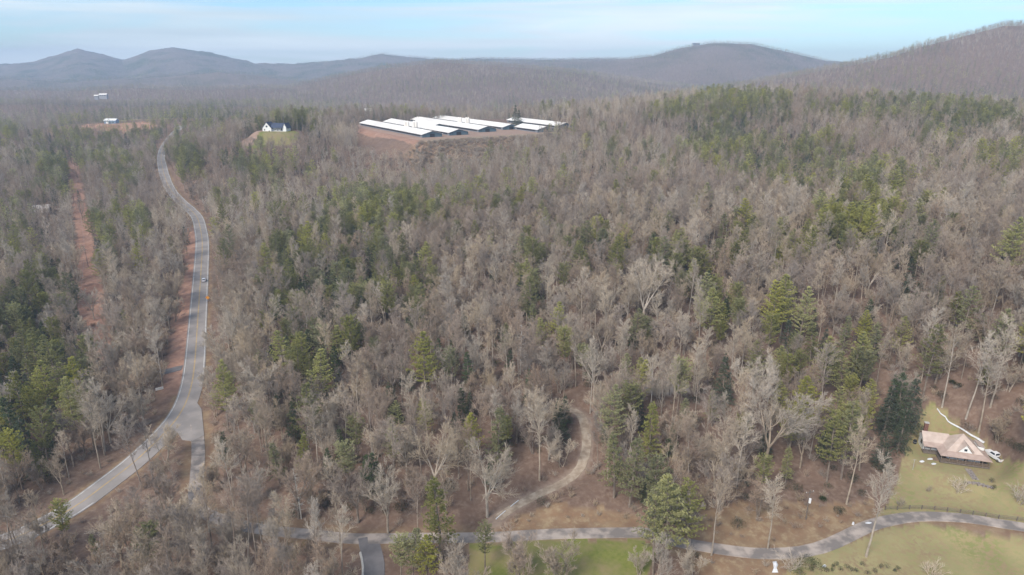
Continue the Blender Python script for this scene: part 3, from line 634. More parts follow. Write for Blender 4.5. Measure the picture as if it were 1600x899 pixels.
for x0, x1, z0, z1, yy in ((-8.4, -6.6, 3.6, 5.2, -4.06), (-10.5, -9.3, .6, 2, -4.06), (-5.7, -4.5, -1, .6, -4.06), (-2, 0, .6, 2.4, -1.06), (1, 3, .3, 2.6, -1.06), (4, 7, .3, 2.6, -1.06)):
    b = MB(); b.box(x0, x1, yy, yy + .05, z0, z1); b.build('window', M['glass'], e)
x, y = onz(397, 196.5, 54.5); car((x, y, H1(x, y) + .05), R(80), 'tiny white vehicle parked left of the white ridge house')
pth = np.array([(-262, 655), (-250, 662), (-240, 660)], float); 
x, y, z = -537.7, 935.7, 42
e = empty('blue_shed', (x, y, z), R(3), 'blue walled metal shed with white roof on the red dirt bank', 'shed')
b = MB(); b.box(-7.5, 7.5, -5, 5, -1, 4.2); b.prism([(-5, 4.2), (5, 4.2), (0, 6)], -7.5, 7.5, 'x'); b.build('wall', M['blue'], e)
b = MB(); b.slab([(-8, -5.6, 4.1), (8, -5.6, 4.1), (8, 0, 6.3), (-8, 0, 6.3)], .15); b.slab([(-8, 0, 6.3), (8, 0, 6.3), (8, 5.6, 4.1), (-8, 5.6, 4.1)], .15); b.build('roof', M['white'], e)
b = MB(); b.box(-.8, .8, -5.06, -5.01, -1, 2.6); b.build('door', M['dark'], e); b = MB(); b.box(-5, -2, -5.06, -5.01, -1, 2.9); b.build('garage_door', M['white'], e); b = MB(); b.box(3, 5, -5.06, -5.01, 1, 2.4); b.build('window', M['glass'], e)
def farhouse(px, py, Y, wd, dp, h, rz, label, mw=M['grey'], mr=M['metalroof'], lift=0):
    x, y, z = ony(px, py, Y); e = empty('distant_house', (x, y, z - h - 2), R(rz), label, 'house')
    b = MB(); b.box(-wd / 2, wd / 2, -dp / 2, dp / 2, -6, h * .6); b.prism([(-dp / 2, h * .6), (dp / 2, h * .6), (0, h)], -wd / 2, wd / 2, 'x'); b.build('wall', mw, e)
    b = MB(); o_ = .6; b.slab([(-wd / 2 - o_, -dp / 2 - o_, h * .58), (wd / 2 + o_, -dp / 2 - o_, h * .58), (wd / 2 + o_, 0, h + .3), (-wd / 2 - o_, 0, h + .3)], .2)
    b.slab([(-wd / 2 - o_, 0, h + .3), (wd / 2 + o_, 0, h + .3), (wd / 2 + o_, dp / 2 + o_, h * .58), (-wd / 2 - o_, dp / 2 + o_, h * .58)], .2); b.build('roof', mr, e)
    for k in (-.3, 0, .3): b = MB(); b.box(wd * k - wd * .06, wd * k + wd * .06, -dp / 2 - .06, -dp / 2 - .01, h * .15, h * .4); b.build('window', M['glass'], e)
    return (x, y)
far_h = [farhouse(161, 145, 1500, 15, 9, 5, 8, 'pale distant farm building in the far trees above the blue shed'),
         farhouse(150, 147, 1480, 7, 7, 4, 20, 'smaller pale distant building just left of the far farm building'),
         farhouse(575, 168, 1250, 12, 9, 8, 10, 'small pale distant house among trees behind the barns'),
         farhouse(1088, 67, 3660, 34, 14, 16, 5, 'dark roofed distant house on the skyline ridge', M['grey'], M['navyroof'])]
# round pale shed left of the power line cut
x, y, z = gpz(67, 331); e = empty('arched_shed', (x, y, z), R(20), 'pale arched roof shed half hidden by trees left of the power line cut', 'shed')
b = MB(); n = 12; prof = [(5.2 * cos(pi * i / n), 1.8 + 3.4 * sin(pi * i / n)) for i in range(n + 1)]
b.prism([(5.2, -1)] + prof + [(-5.2, -1)], -5.5, 5.5, 'x'); b.build('roof', mat('canvas_roof', (.62, .54, .48), var=.15, scale=.3), e, False)
b = MB(); b.box(5.51, 5.6, -1.8, 1.8, 0, 3.2); b.build('door', M['dark'], e)
shed_pos = (x, y)

# ------------------------------------------------------------------ signs, poles, fence, yard things
x, y, z = gpz(325, 471); e = empty('warning_sign', (x, y, z), 0, 'small orange diamond road work sign at the right edge of the highway', 'sign')
b = MB(); b.prism([(0, .9), (1.0, 1.9), (0, 2.9), (-1.0, 1.9)], -.04, .0, 'y'); b.build('panel', M['orange'], e); b = MB(); b.box(-.05, .05, .01, .09, -.5, 2.6); b.build('post', M['chrome'], e)
for s in (-1, 1): b = MB(); b.tube([(0, .05, .9), (s * .9, .5, -.2)], [.04, .04], 5); b.build('brace', M['chrome'], e)
x, y, z = gpz(250, 612); e = empty('roadside_sign', (x, y, z), R(35), 'white board sign on posts in the brush left of the highway junction', 'sign')
b = MB(); b.box(-1.3, 1.3, -.04, .04, .7, 1.7); b.build('panel', M['white'], e); b = MB(); b.box(-.8, .8, -.06, -.045, 1.12, 1.25); b.build('lettering', M['grey'], e)
for s in (-1, 1): b = MB(); b.box(s * 1.1 - .05, s * 1.1 + .05, .045, .14, -.3, 1.7); b.build('post', M['woodgrey'], e)
def pole(x, y, h, label, rz=0, transformer=False, group=None):
    z = H1(x, y); e = empty('utility_pole', (x, y, z), rz, label, 'utility pole', group)
    b = MB(); b.tube([(0, 0, -.5), (0, 0, h)], [.17, .11], 8, True); b.build('post', M['woodgrey'], e)
    b = MB(); b.box(-1.2, 1.2, -.06, .06, h - .7, h - .55); b.build('crossarm', M['woodgrey'], e)
    for s in (-1.05, 0, 1.05): b = MB(); b.tube([(s, 0, h - .55), (s, 0, h - .3)], [.06, .05], 6, True); b.build('insulator', M['white'], e)
    if transformer:
        b = MB(); b.tube([(.0, -.42, h - 3.4), (.0, -.42, h - 2.2)], [.3, .3], 10, True); b.build('transformer', mat('pale_metal', (.75, .76, .78), rough=.4), e)
    return (x, y, z + h)
px_, py_, pz_ = gpz(1259, 812); pole(px_, py_, 8.6, 'dark utility pole with white transformer in the brown brush above the lane', .3, True)
lp_pts = []
names = ['nearest', 'second', 'third', 'fourth']
for k, (qx, qy) in enumerate(((125, 560), (138, 418), (127, 335), (117, 262))):
    g_ = gp(qx, qy); lp_pts.append(pole(g_[0], g_[1], 11, ['nearest pole of the line along the red clay cut, partly behind trees', 'second nearest pole of the line along the red clay cut', 'third nearest pole of the line along the red clay cut', 'farthest pole of the line, at the narrow top of the red cut'][k], .2, False, 'poles along the power line cut'))
for k in range(3):
    a, b_ = np.array(lp_pts[k]), np.array(lp_pts[k + 1])
    mb = MB()
    pts = [a + (b_ - a) * t + np.array([0, 0, -.3 - 4 * 1.6 * t * (1 - t)]) for t in np.linspace(0, 1, 14)]; mb.tube(pts, [.025] * 14, 4)
    tag(mb.build('power_line', M['grey']), ['nearest span of cable sagging above the red clay cut', 'middle span of cable sagging above the red clay cut', 'farthest span of cable above the red clay cut'][k], 'cable', 'cable spans above the power line cut')
# split-rail fence along the lane
fpts = path([(1383,797),(1440,796),(1500,802),(1560,811),(1620,818),(1700,828)], 2.6)
fe = empty('rail_fence', (fpts[0][0], fpts[0][1], 0), 0, 'weathered wooden rail fence running along the upper side of the lane', 'fence')
fz = [H1(*q) for q in fpts]
for i, q in enumerate(fpts):
    b = MB(); x, y = q - fpts[0]; b.box(x - .08, x + .08, y - .08, y + .08, fz[i] - .3, fz[i] + 1.25); b.build('post', M['woodgrey'], fe)
    if i < len(fpts) - 1:
        b = MB(); x2, y2 = fpts[i + 1] - fpts[0]
        for hh in (.4, .75, 1.1): b.tube([(x, y, fz[i] + hh), (x2, y2, fz[i + 1] + hh)], [.055, .055], 4)
        b.build('rail', M['woodgrey'], fe)
# snow patches
def blob(pix, h, label, name='snow_patch', m=M['snow'], cat_='snow', group='snow patches left on the ground'):
    pts = [gp(*q) for q in pix]; c = sum(pts) / len(pts); b = MB(); n = len(pts); zc = H1(*c)
    ring = [(q[0], q[1], H1(*q) + .02) for q in pts]; mid = [(c[0] + (q[0] - c[0]) * .6, c[1] + (q[1] - c[1]) * .6, H1(*(c + (q - c) * .6)) + h * rnd.uniform(.7, 1)) for q in pts]
    for i in range(n):
        j = (i + 1) % n; b.quad([ring[i], ring[j], mid[j], mid[i]])
    b.quad(mid); b.v = [(x - c[0], y - c[1], z - zc) for x, y, z in b.v]
    o = b.build(name, m, None, True); o.location = (c[0], c[1], zc); tag(o, label, cat_, group); return o
def sn(zx, zy, s=7.27, ox=1380, oy=620): return (ox + zx / s, oy + zy / s)
def ell(cx, cy_, a, b2, n=9): return [(cx + a * cos(2 * pi * i / n) * rnd.uniform(.8, 1.15), cy_ + b2 * sin(2 * pi * i / n) * rnd.uniform(.8, 1.15)) for i in range(n)]
sp = path([sn(*q) for q in ((610,145),(650,195),(705,235),(735,280),(800,320),(870,355),(940,395),(1015,440),(1085,480),(1155,520))], .9)
b = MB(); prev = None; n = len(sp); c = sp[n // 2]; zc = H1(*c)
for i in range(n):
    d = sp[min(i + 1, n - 1)] - sp[max(i - 1, 0)]; d /= np.linalg.norm(d); nn = np.array([-d[1], d[0]]); wv = (.1 + .34 * i / n) * rnd.uniform(.75, 1.25); z = H1(*sp[i])
    cur = [(*(sp[i] - nn * wv - c), z - zc), (*(sp[i] - nn * wv * .5 - c), z - zc + .32), (*(sp[i] + nn * wv * .5 - c), z - zc + .32), (*(sp[i] + nn * wv - c), z - zc)]
    if prev:
        for k in range(3): b.quad([prev[k], prev[k + 1], cur[k + 1], cur[k]])
    prev = cur
o = b.build('snow_strip', M['snow'], None, True); o.location = (c[0], c[1], zc); tag(o, 'thin white strip of snow curving down the bank behind the pink roofed house', 'snow')
blob(ell(*sn(440, 738), 4, 1.8), .25, 'white snow patch left of the house porch, nearest the tree line')
blob(ell(*sn(535, 708), 5, 1.5), .2, 'upper white snow patch on the lawn beside the house porch')
blob(ell(*sn(575, 763), 4, 1.5), .2, 'lower white snow patch on the lawn beside the house porch')
blob([(1207,878),(1213,877),(1216,883),(1213,889),(1216,895),(1206,895),(1209,888),(1208,883)], .3, 'tall narrow white snow patch below the lane at the picture bottom')
blob(ell(1288, 885, 3.5, 2), .3, 'small white snow heap at the left end of the planting bed')
blob(ell(1333, 819, 2.6, 2), .5, 'round white snow heap at the top of the lane bank')
blob(ell(1357, 818, 7, 1.6), .25, 'broken white snow patch on the edge of the lane near the big bare tree')
sp2 = path([(775,812),(790,799),(805,787),(815,779)], 1.5)
b = MB(); c = sp2[0]; zc = H1(*c)
for i in range(len(sp2) - 1):
    if i % 3 == 2: continue
    p, q = sp2[i], sp2[i + 1]; d = (q - p) / np.linalg.norm(q - p); nn = np.array([-d[1], d[0]]) * .1; z0, z1 = H1(*p) - zc, H1(*q) - zc
    b.slab([(*(p - nn - c), z0 + .25), (*(q - nn - c), z1 + .25), (*(q + nn - c), z1 + .25), (*(p + nn - c), z0 + .25)], .5)
o = b.build('snow_strip', M['snow']); o.location = (c[0], c[1], zc); tag(o, 'broken white line of snow along the foot of the gravel track', 'snow')
# walkway, garden wall, barrel, clothes pole, brush heaps
w0, w1 = gp(*sn(960, 820)), gp(1525, 751)
d = (w1 - w0); l = np.linalg.norm(d); e_rz = math.atan2(d[1], d[0]); b = MB()
for k in range(int(l / .9)):
    for s in (-1, 1): b.box(k * .9 + .03, k * .9 + .85, s * .42 - .38, s * .42 + .38, -.3, .08 + rnd.uniform(0, .03))
o = b.build('walkway', M['stone']); o.location = (w0[0], w0[1], H1(*((w0 + w1) / 2)) + .0); o.rotation_euler = (0, 0, e_rz); tag(o, kind='structure')
gw_ = path([(1510,755),(1525,756),(1540,760),(1552,763)], .8); b = MB(); c = gw_[0]; zc = H1(*c)
for i in range(len(gw_) - 1):
    p, q = gw_[i] - c, gw_[i + 1] - c; z = H1(*gw_[i]) - zc; b.box(min(p[0], q[0]) - .02, max(p[0], q[0]) + .02, min(p[1], q[1]) - .2, max(p[1], q[1]) + .2, z - .3, z + .35 + rnd.uniform(-.05, .05))
o = b.build('garden_wall', M['stone']); o.location = (c[0], c[1], zc); tag(o, 'low dark stone edging below the walkway on the lawn', 'garden wall')
x, y, z = gpz(*sn(357, 530)); e = empty('barrel', (x, y, z), 0, 'dark barrel at the top left corner of the lawn by the house', 'barrel')
b = MB(); b.tube([(0, 0, 0), (0, 0, .3), (0, 0, .9), (0, 0, 1.15)], [.42, .5, .5, .42], 12, True); b.build('drum', M['dark'], e); b = MB(); b.tube([(0, 0, .56), (0, 0, .64)], [.53, .53], 12, True); b.build('hoop', M['grey'], e)
x, y, z = gpz(*sn(335, 830)); b = MB(); b.tube([(0, 0, -.3), (0, 0, 3.3)], [.07, .05], 6, True); b.tube([(-.5, 0, 3.1), (.5, 0, 3.1)], [.04, .04], 5); o = b.build('lawn_pole', M['concrete']); o.location = (x, y, z); tag(o, 'thin pale pole standing alone on the lawn left of the house', 'pole')

# ------------------------------------------------------------------ tree builders
def nrm(v): l = math.sqrt(v[0] ** 2 + v[1] ** 2 + v[2] ** 2) + 1e-9; return (v[0] / l, v[1] / l, v[2] / l)
def child_dir(d, ang, rg):
    a = (0, 0, 1) if abs(d[2]) < .9 else (1, 0, 0)
    u = nrm((d[1] * a[2] - d[2] * a[1], d[2] * a[0] - d[0] * a[2], d[0] * a[1] - d[1] * a[0])); v = (d[1] * u[2] - d[2] * u[1], d[2] * u[0] - d[0] * u[2], d[0] * u[1] - d[1] * u[0])
    t = rg.uniform(0, 2 * pi); ca, sa = cos(ang), sin(ang)
    return nrm(tuple(d[i] * ca + (u[i] * cos(t) + v[i] * sin(t)) * sa for i in range(3)))
def limb(rg, p, d, ln, nseg, wob, up):
    pts = [p]
    for i in range(nseg):
        d = nrm((d[0] + rg.uniform(-wob, wob), d[1] + rg.uniform(-wob, wob), d[2] + rg.uniform(-wob, wob) + up)); p = tuple(p[k] + d[k] * ln / nseg for k in range(3)); pts.append(p)
    return pts
def at(pts, t):
    k = t * (len(pts) - 1); i = min(int(k), len(pts) - 2); f = k - i
    return tuple(pts[i][j] + (pts[i + 1][j] - pts[i][j]) * f for j in range(3)), nrm(tuple(pts[i + 1][j] - pts[i][j] for j in range(3)))
def bare_tree(seed, form, lod=0):
    """returns (trunk MB, crown MB); form: tall, broad, clump"""
    rg = random.Random(seed); tr, cr = MB(), MB()
    Ht = {'tall': 25, 'broad': 19, 'clump': 11}[form]
    stems = []
    if form == 'clump':
        for k in range(rg.randint(3, 5)): stems.append(limb(rg, (rg.uniform(-.5, .5), rg.uniform(-.5, .5), -.3), nrm((rg.uniform(-.5, .5), rg.uniform(-.5, .5), 1)), Ht * rg.uniform(.7, 1), 6, .1, .05))
        rad, t0, nl, ll, ang0 = .13, .25, 8, (2.2, 4.0), (.4, .8)
    elif form == 'tall':
        stems.append(limb(rg, (0, 0, -.4), nrm((rg.uniform(-.05, .05), rg.uniform(-.05, .05), 1)), Ht, 9, .05, .03)); rad, t0, nl, ll, ang0 = .25, .42, 17, (3.8, 7.2), (.45, .85)
    else:
        base = limb(rg, (0, 0, -.4), (0, 0, 1), Ht * .3, 3, .05, .03); tr.tube(base, [.4, .34, .31, .29], 7)
        for k in range(3 if rg.random() < .5 else 4): stems.append(limb(rg, base[-1], child_dir((0, 0, 1), rg.uniform(.3, .62), rg), Ht * rg.uniform(.62, .78), 7, .09, .05))
        rad, t0, nl, ll, ang0 = .22, .15, 11, (3.2, 6.2), (.5, .95)
    nb, ntw, ntt = ((7, 6, 4), (4, 3, 2), (3, 2, 0))[lod]; fat = (1.1, 2.4, 4.2)[lod]
    if lod: nl = max(4, int(nl * (.75, .42)[lod - 1]))
    sd = (7, 4, 3)[lod]
    for st in stems:
        n = len(st); tr.tube(st, [rad * (1 - .86 * i / (n - 1)) * (1.25 if i == 0 and form == 'tall' else 1) for i in range(n)], sd)
        for k in range(nl):
            t = t0 + (1 - t0) * ((k + rg.random()) / nl) ** .85; t = min(t, .99); p, d = at(st, t)
            tt = (t - t0) / (1 - t0); prof = (1 - .62 * tt) if form != 'clump' else (1 - .4 * tt)
            if form == 'tall': prof *= (.6 + .4 * min(1, tt * 4))
            L1 = rg.uniform(*ll) * prof; l1 = limb(rg, p, child_dir(d, rg.uniform(*ang0), rg), L1, 4, .14, .09); r1 = rad * (1 - .86 * t) * .4 + .015
            tgt = tr if lod == 0 else cr
            tgt.tube(l1, [r1, r1 * .75, r1 * .5, r1 * .3, r1 * .12], 4 if lod == 0 else 3)
            for j in range(nb):
                p2, d2 = at(l1, min(.98, .2 + .8 * (j + rg.random()) / nb)); L2 = L1 * rg.uniform(.32, .55); l2 = limb(rg, p2, child_dir(d2, rg.uniform(.4, .85), rg), L2, 2, .16, .1)
                cr.tube(l2, [r1 * .35 * min(fat, 2), r1 * .22 * min(fat, 2), .012 * fat], 3)
                for m in range(ntw):
                    p3, d3 = at(l2, min(.98, .15 + .85 * (m + rg.random()) / ntw)); L3 = L2 * rg.uniform(.45, .75); dd = child_dir(d3, rg.uniform(.35, .8), rg); dd = nrm((dd[0], dd[1], dd[2] + .18)); q3 = tuple(p3[i] + dd[i] * L3 for i in range(3))
                    cr.spike(p3, q3, .026 * fat)
                    for o in range(ntt):
                        s_ = rg.uniform(.25, .9); p4 = tuple(p3[i] + dd[i] * L3 * s_ for i in range(3)); d4 = child_dir(dd, rg.uniform(.35, .8), rg); L4 = L3 * rg.uniform(.5, .8); cr.spike(p4, tuple(p4[i] + (d4[i] + (.12 if i == 2 else 0)) * L4 for i in range(3)), .017 * fat)
    return tr, cr
def tuft(b, rg, p, s, n, up=.3, d=None):
    for _ in range(n):
        a = rg.uniform(0, 2 * pi); z = rg.uniform(-.5, 1) ; k = math.sqrt(max(0, 1 - z * z)); v = nrm((k * cos(a) + (d[0] * .8 if d else 0), k * sin(a) + (d[1] * .8 if d else 0), z + up))
        q = tuple(p[i] + v[i] * s * rg.uniform(.7, 1.2) for i in range(3)); a2 = rg.uniform(0, 2 * pi); wv = s * .14
        sx, sy, sz = cos(a2) * wv, sin(a2) * wv, rg.uniform(-.6, .6) * wv
        k0 = len(b.v); m_ = tuple((p[i] * .45 + q[i] * .55) for i in range(3))
        b.v += [p, (m_[0] + sx, m_[1] + sy, m_[2] + sz), q, (m_[0] - sx, m_[1] - sy, m_[2] - sz)]; b.f.append((k0, k0 + 1, k0 + 2, k0 + 3)); b.m.append(b.mi)
def pine(seed, form, lod=0):
    rg = random.Random(seed); tr, cr = MB(), MB()
    Ht, t0, Lm, dz = {'layered': (26, .34, 5.9, 1.05), 'rounded': (21, .42, 4.8, .8), 'cone': (15, .06, 3.7, .6), 'slim': (18, .22, 3.5, .85)}[form]
    st = limb(rg, (0, 0, -.4), (0, 0, 1), Ht, 8, .025, .02); tr.tube(st, [.34 * (1 - .9 * i / 8) for i in range(9)], (6, 4, 3)[lod])
    dz *= (1, 1.5, 2.6)[lod]; z = t0 * Ht; up0 = {'layered': .12, 'rounded': .45, 'cone': -.12, 'slim': .25}[form]
    big = (1, 1.7, 2.8)[lod]
    while z < Ht * .985:
        t = (z - t0 * Ht) / (Ht * (1 - t0)); p, d = at(st, min(.995, z / Ht))
        if form == 'layered': prof = (1 - t) ** .75 * (.72 + .28 * min(1, t * 5)) + .06
        elif form == 'rounded': prof = math.sqrt(max(.03, 1 - (t * 1.02 - .12) ** 2 * 1.15)) * (.55 + .45 * min(1, t * 3)) if t < .95 else .3
        elif form == 'cone': prof = (1 - t) ** .85 + .03
        else: prof = (1 - t) ** .6 * .9 + .08
        nbr = (5, 4, 3)[lod]
        a0 = rg.uniform(0, 6.3)
        for k in range(nbr):
            if rg.random() < .12 and lod == 0: continue
            a = a0 + 2 * pi * k / nbr + rg.uniform(-.4, .4); L1 = Lm * prof * rg.uniform(.65, 1.2); up = up0 + rg.uniform(-.12, .2) + .25 * t
            dr_ = nrm((cos(a), sin(a), up)); zz = rg.uniform(-.3, .3) * dz; p0 = (p[0], p[1], p[2] + zz)
            pts = [p0, tuple(p0[i] + dr_[i] * L1 * .5 for i in range(3)), tuple(p0[i] + dr_[i] * L1 + ((.18 * L1 if form in ('layered', 'rounded') else -.12 * L1) if i == 2 else 0) for i in range(3))]
            if lod < 2: tr.tube(pts, [.06, .045, .01], 3)
            nc = max(1, int((3 + L1 * 2.6) / (1, 1.6, 3)[lod]))
            for j in range(nc):
                s_ = (.25 + .8 * (j + rg.random()) / nc) if lod < 2 else rg.uniform(.4, 1); s_ = min(s_, 1.02)
                q, dd = at(pts, min(s_, .999)); side = rg.uniform(-1, 1) * .32 * L1 * s_; q = (q[0] - dr_[1] * side, q[1] + dr_[0] * side, q[2] + rg.uniform(-.1, .15))
                tuft(cr, rg, q, {'layered': .5, 'rounded': .47, 'cone': .4, 'slim': .43}[form] * big ** .8, (14, 9, 6)[lod], {'layered': .5, 'rounded': .5, 'cone': -.1, 'slim': .3}[form], dr_)
        z += dz * rg.uniform(.8, 1.2)
    tuft(cr, rg, at(st, .99)[0], .8, 8, 1.0)
    return tr, cr
def leafy(seed, r=2.0, h=2.2, n=900, s=.28):
    rg = random.Random(seed); b = MB(); st = MB(); lob = [(rg.uniform(-.5, .5) * r, rg.uniform(-.5, .5) * r, h * rg.uniform(.3, .6), rg.uniform(.5, .8)) for _ in range(6)]
    for k in range(5): st.tube([(0, 0, -.1), (lob[k][0] * .6, lob[k][1] * .6, h * .5)], [.05, .02], 3)
    for _ in range(n):
        c = rg.choice(lob); a = rg.uniform(0, 2 * pi); z = rg.uniform(-.6, 1); k = math.sqrt(1 - z * z); rr = rg.uniform(.75, 1.0)
        p = (c[0] + k * cos(a) * r * c[3] * rr, c[1] + k * sin(a) * r * c[3] * rr, max(.05, c[2] + z * h * .5 * rr)); tuft(b, rg, p, s, 1, .5)
    return st, b
def brush(seed, h=2.4):
    rg = random.Random(seed); b = MB()
    for k in range(14):
        st = limb(rg, (rg.uniform(-.5, .5), rg.uniform(-.5, .5), -.1), nrm((rg.uniform(-.8, .8), rg.uniform(-.8, .8), 1)), h * rg.uniform(.6, 1.1), 3, .15, .05); b.tube(st, [.035, .03, .022, .008], 3)
        for j in range(9):
            p, d = at(st, rg.uniform(.2, .95)); dd = child_dir(d, rg.uniform(.4, .9), rg); L1 = rg.uniform(.4, 1.1); q = tuple(p[i] + dd[i] * L1 for i in range(3)); b.spike(p, q, .02)
            for m in range(2): d3 = child_dir(dd, .6, rg); b.spike(tuple((p[i] + q[i]) / 2 for i in range(3)), tuple((p[i] + q[i]) / 2 + d3[i] * .5 for i in range(3)), .014)
    return b
def snag(seed):
    rg = random.Random(seed); b = MB(); st = limb(rg, (0, 0, -.3), (0, 0, 1), 16, 8, .03, .02); b.tube(st, [.22 * (1 - .85 * i / 8) for i in range(9)], 6); c = MB()
    for k in range(60):
        t = rg.uniform(.2, .98); p, d = at(st, t); a = rg.uniform(0, 6.3); L1 = 3.2 * (1 - t) ** .7 * rg.uniform(.6, 1.2) + .3; l1 = limb(rg, p, nrm((cos(a), sin(a), rg.uniform(-.1, .35))), L1, 3, .2, .05); c.tube(l1, [.055, .04, .03, .01], 3)
        for j in range(3): p2, d2 = at(l1, rg.uniform(.3, .95)); dd = child_dir(d2, .7, rg); c.spike(p2, tuple(p2[i] + dd[i] * L1 * .3 for i in range(3)), .03)
    return b, c

LIB = bpy.data.collections.new('library')      # never linked: source meshes for the woodland stuff
KIND = []    # dict per kind
def joined(a, b, name, mats):
    o = MB(); o.v = a.v + b.v; k = len(a.v); o.f = a.f + [tuple(i + k for i in f) for f in b.f]; o.m = [0] * len(a.f) + [1] * len(b.f); return o.mesh(name, mats)
def add_kind(cls, look, shape, shade, fn, mats, Ht, crad, nseeds=1, lods=3):
    for s in range(nseeds):
        k = dict(cls=cls, look=look, shape=shape, shade=shade, h=Ht, r=crad, lod=[])
        for l in range(lods):
            a, b = fn(s * 37 + 5 + hash_(look), l)
            if l == 0: k['trunk'] = a.mesh('trunk', mats[0]); k['crown'] = b.mesh('crown', mats[1])
            me = joined(a, b, 'tree', mats); ob = bpy.data.objects.new('k%03d_%d' % (len(KIND), l), me); LIB.objects.link(ob); k['lod'].append(ob)
        KIND.append(k)
def hash_(s): return sum(ord(c) * (i + 3) for i, c in enumerate(s)) % 9973
for shade, bm_, tm_ in (('pale grey', 'bark_pale', 'twig_pale'), ('tan', 'bark_tan', 'twig_tan'), ('dark brown', 'bark_dark', 'twig_dark')):
    add_kind('bare', 'tall ' + shade + ' bare tree', 'tall', shade, lambda s, l: bare_tree(s, 'tall', l), (M[bm_], M[tm_]), 26, 5.0, 2)
    add_kind('bare', 'broad ' + shade + ' bare tree', 'broad', shade, lambda s, l: bare_tree(s, 'broad', l), (M[bm_], M[tm_]), 19, 7.0, 2)
    add_kind('bare', 'small ' + shade + ' multi-stemmed tree', 'clump', shade, lambda s, l: bare_tree(s, 'clump', l), (M[bm_], M[tm_]), 11, 4.0, 1)
for look, shape, shade, mt, n_s in (('tall layered yellow-green pine', 'layered', 'yellow', 'needle_yellow', 2), ('tall layered mid-green pine', 'layered', 'mid', 'needle_mid', 1),
        ('round-crowned yellow-green pine', 'rounded', 'yellow', 'needle_yellow', 1), ('round-crowned mid-green pine', 'rounded', 'mid', 'needle_mid', 2),
        ('dark conical evergreen', 'cone', 'dark', 'needle_dark', 1), ('slim mid-green pine', 'slim', 'mid', 'needle_mid', 1), ('slim dark green evergreen', 'slim', 'dark', 'needle_dark', 1)):
    add_kind('pine', look, shape, shade, (lambda sh: (lambda s, l: pine(s, sh, l)))(shape), (M['bark_pine'], M[mt]), {'layered': 26, 'rounded': 21, 'cone': 15, 'slim': 18}[shape], {'layered': 4.5, 'rounded': 4, 'cone': 3, 'slim': 2.7}[shape], n_s)
BARE = [i for i, k in enumerate(KIND) if k['cls'] == 'bare']; PINE = [i for i, k in enumerate(KIND) if k['cls'] == 'pine']
def kinds_where(**q): return [i for i, k in enumerate(KIND) if all(k[a] == b for a, b in q.items())]

# ------------------------------------------------------------------ where the trees stand
# hand-set trees: (crown-top px, py, height m, look)
hero = [(1383,714,27,'tall pale grey bare tree'),(845,612,27,'tall pale grey bare tree'),(1010,412,25,'broad pale grey bare tree'),(600,742,17,'broad pale grey bare tree'),(1055,735,27,'tall layered yellow-green pine'),(1085,750,22,'tall layered mid-green pine'),(1030,770,22,'tall layered mid-green pine'),
        (342,566,24,'tall layered yellow-green pine'),(352,350,26,'tall layered mid-green pine'),(342,318,25,'tall layered mid-green pine'),(345,372,24,'tall layered mid-green pine'),(75,520,25,'tall layered yellow-green pine'),(60,560,25,'tall layered yellow-green pine'),(100,590,25,'tall layered yellow-green pine'),(20,578,25,'tall layered mid-green pine'),(50,520,24,'tall layered mid-green pine'),(10,620,22,'slim dark green evergreen'),(30,650,20,'dark conical evergreen'),
        (90,785,14,'round-crowned yellow-green pine'),(495,545,22,'tall layered yellow-green pine'),(545,495,22,'round-crowned mid-green pine'),(660,515,26,'tall layered yellow-green pine'),(706,545,17,'round-crowned mid-green pine'),(605,440,22,'round-crowned yellow-green pine'),(883,512,18,'round-crowned yellow-green pine'),(830,432,22,'tall layered mid-green pine'),(835,372,22,'round-crowned mid-green pine'),(917,344,22,'tall layered mid-green pine'),(965,370,22,'tall layered mid-green pine'),
        (1232,425,26,'tall layered yellow-green pine'),(1215,440,24,'tall layered yellow-green pine'),(1258,450,23,'tall layered yellow-green pine'),(1275,500,17,'slim mid-green pine'),(1345,312,24,'tall layered yellow-green pine'),(1370,318,24,'tall layered yellow-green pine'),(1132,332,18,'slim mid-green pine'),(1136,552,17,'dark conical evergreen'),(1520,445,22,'tall layered mid-green pine'),(1570,480,22,'tall layered mid-green pine'),(1590,336,26,'tall layered yellow-green pine'),
        (1405,588,17,'dark conical evergreen'),(1418,578,19,'dark conical evergreen'),(1432,585,18,'dark conical evergreen'),(1395,600,16,'dark conical evergreen'),(1415,635,14,'dark conical evergreen'),(1388,672,12,'dark conical evergreen'),
        (685,745,22,'slim mid-green pine'),(640,822,16,'tall layered yellow-green pine'),(665,830,15,'tall layered yellow-green pine'),(622,838,13,'round-crowned yellow-green pine'),(757,820,13,'round-crowned mid-green pine'),(776,638,20,'slim mid-green pine'),(430,690,14,'slim mid-green pine'),(965,672,20,'slim mid-green pine'),(990,685,20,'slim mid-green pine'),(1020,630,20,'slim mid-green pine'),(1235,700,11,'slim mid-green pine'),(1310,640,22,'tall layered mid-green pine'),(1335,625,24,'tall layered mid-green pine'),
        (805,160,24,'dark conical evergreen'),(812,170,20,'dark conical evergreen'),(1185,560,22,'broad pale grey bare tree'),(1150,510,24,'tall pale grey bare tree'),(1100,450,26,'tall pale grey bare tree'),(1210,600,26,'broad tan bare tree'),(1345,660,24,'tall pale grey bare tree'),(760,690,22,'broad pale grey bare tree'),(680,660,22,'broad pale grey bare tree'),(1125,742,22,'tall tan bare tree'),(1215,745,20,'tall pale grey bare tree'),(1090,860,8,'small pale grey multi-stemmed tree'),(1000,858,7,'small tan multi-stemmed tree'),(815,850,14,'small dark brown multi-stemmed tree'),(880,845,13,'small tan multi-stemmed tree'),
        (1500,505,27,'tall pale grey bare tree'),(1540,520,27,'tall pale grey bare tree'),(1580,500,27,'tall pale grey bare tree'),(1560,545,26,'tall tan bare tree')]
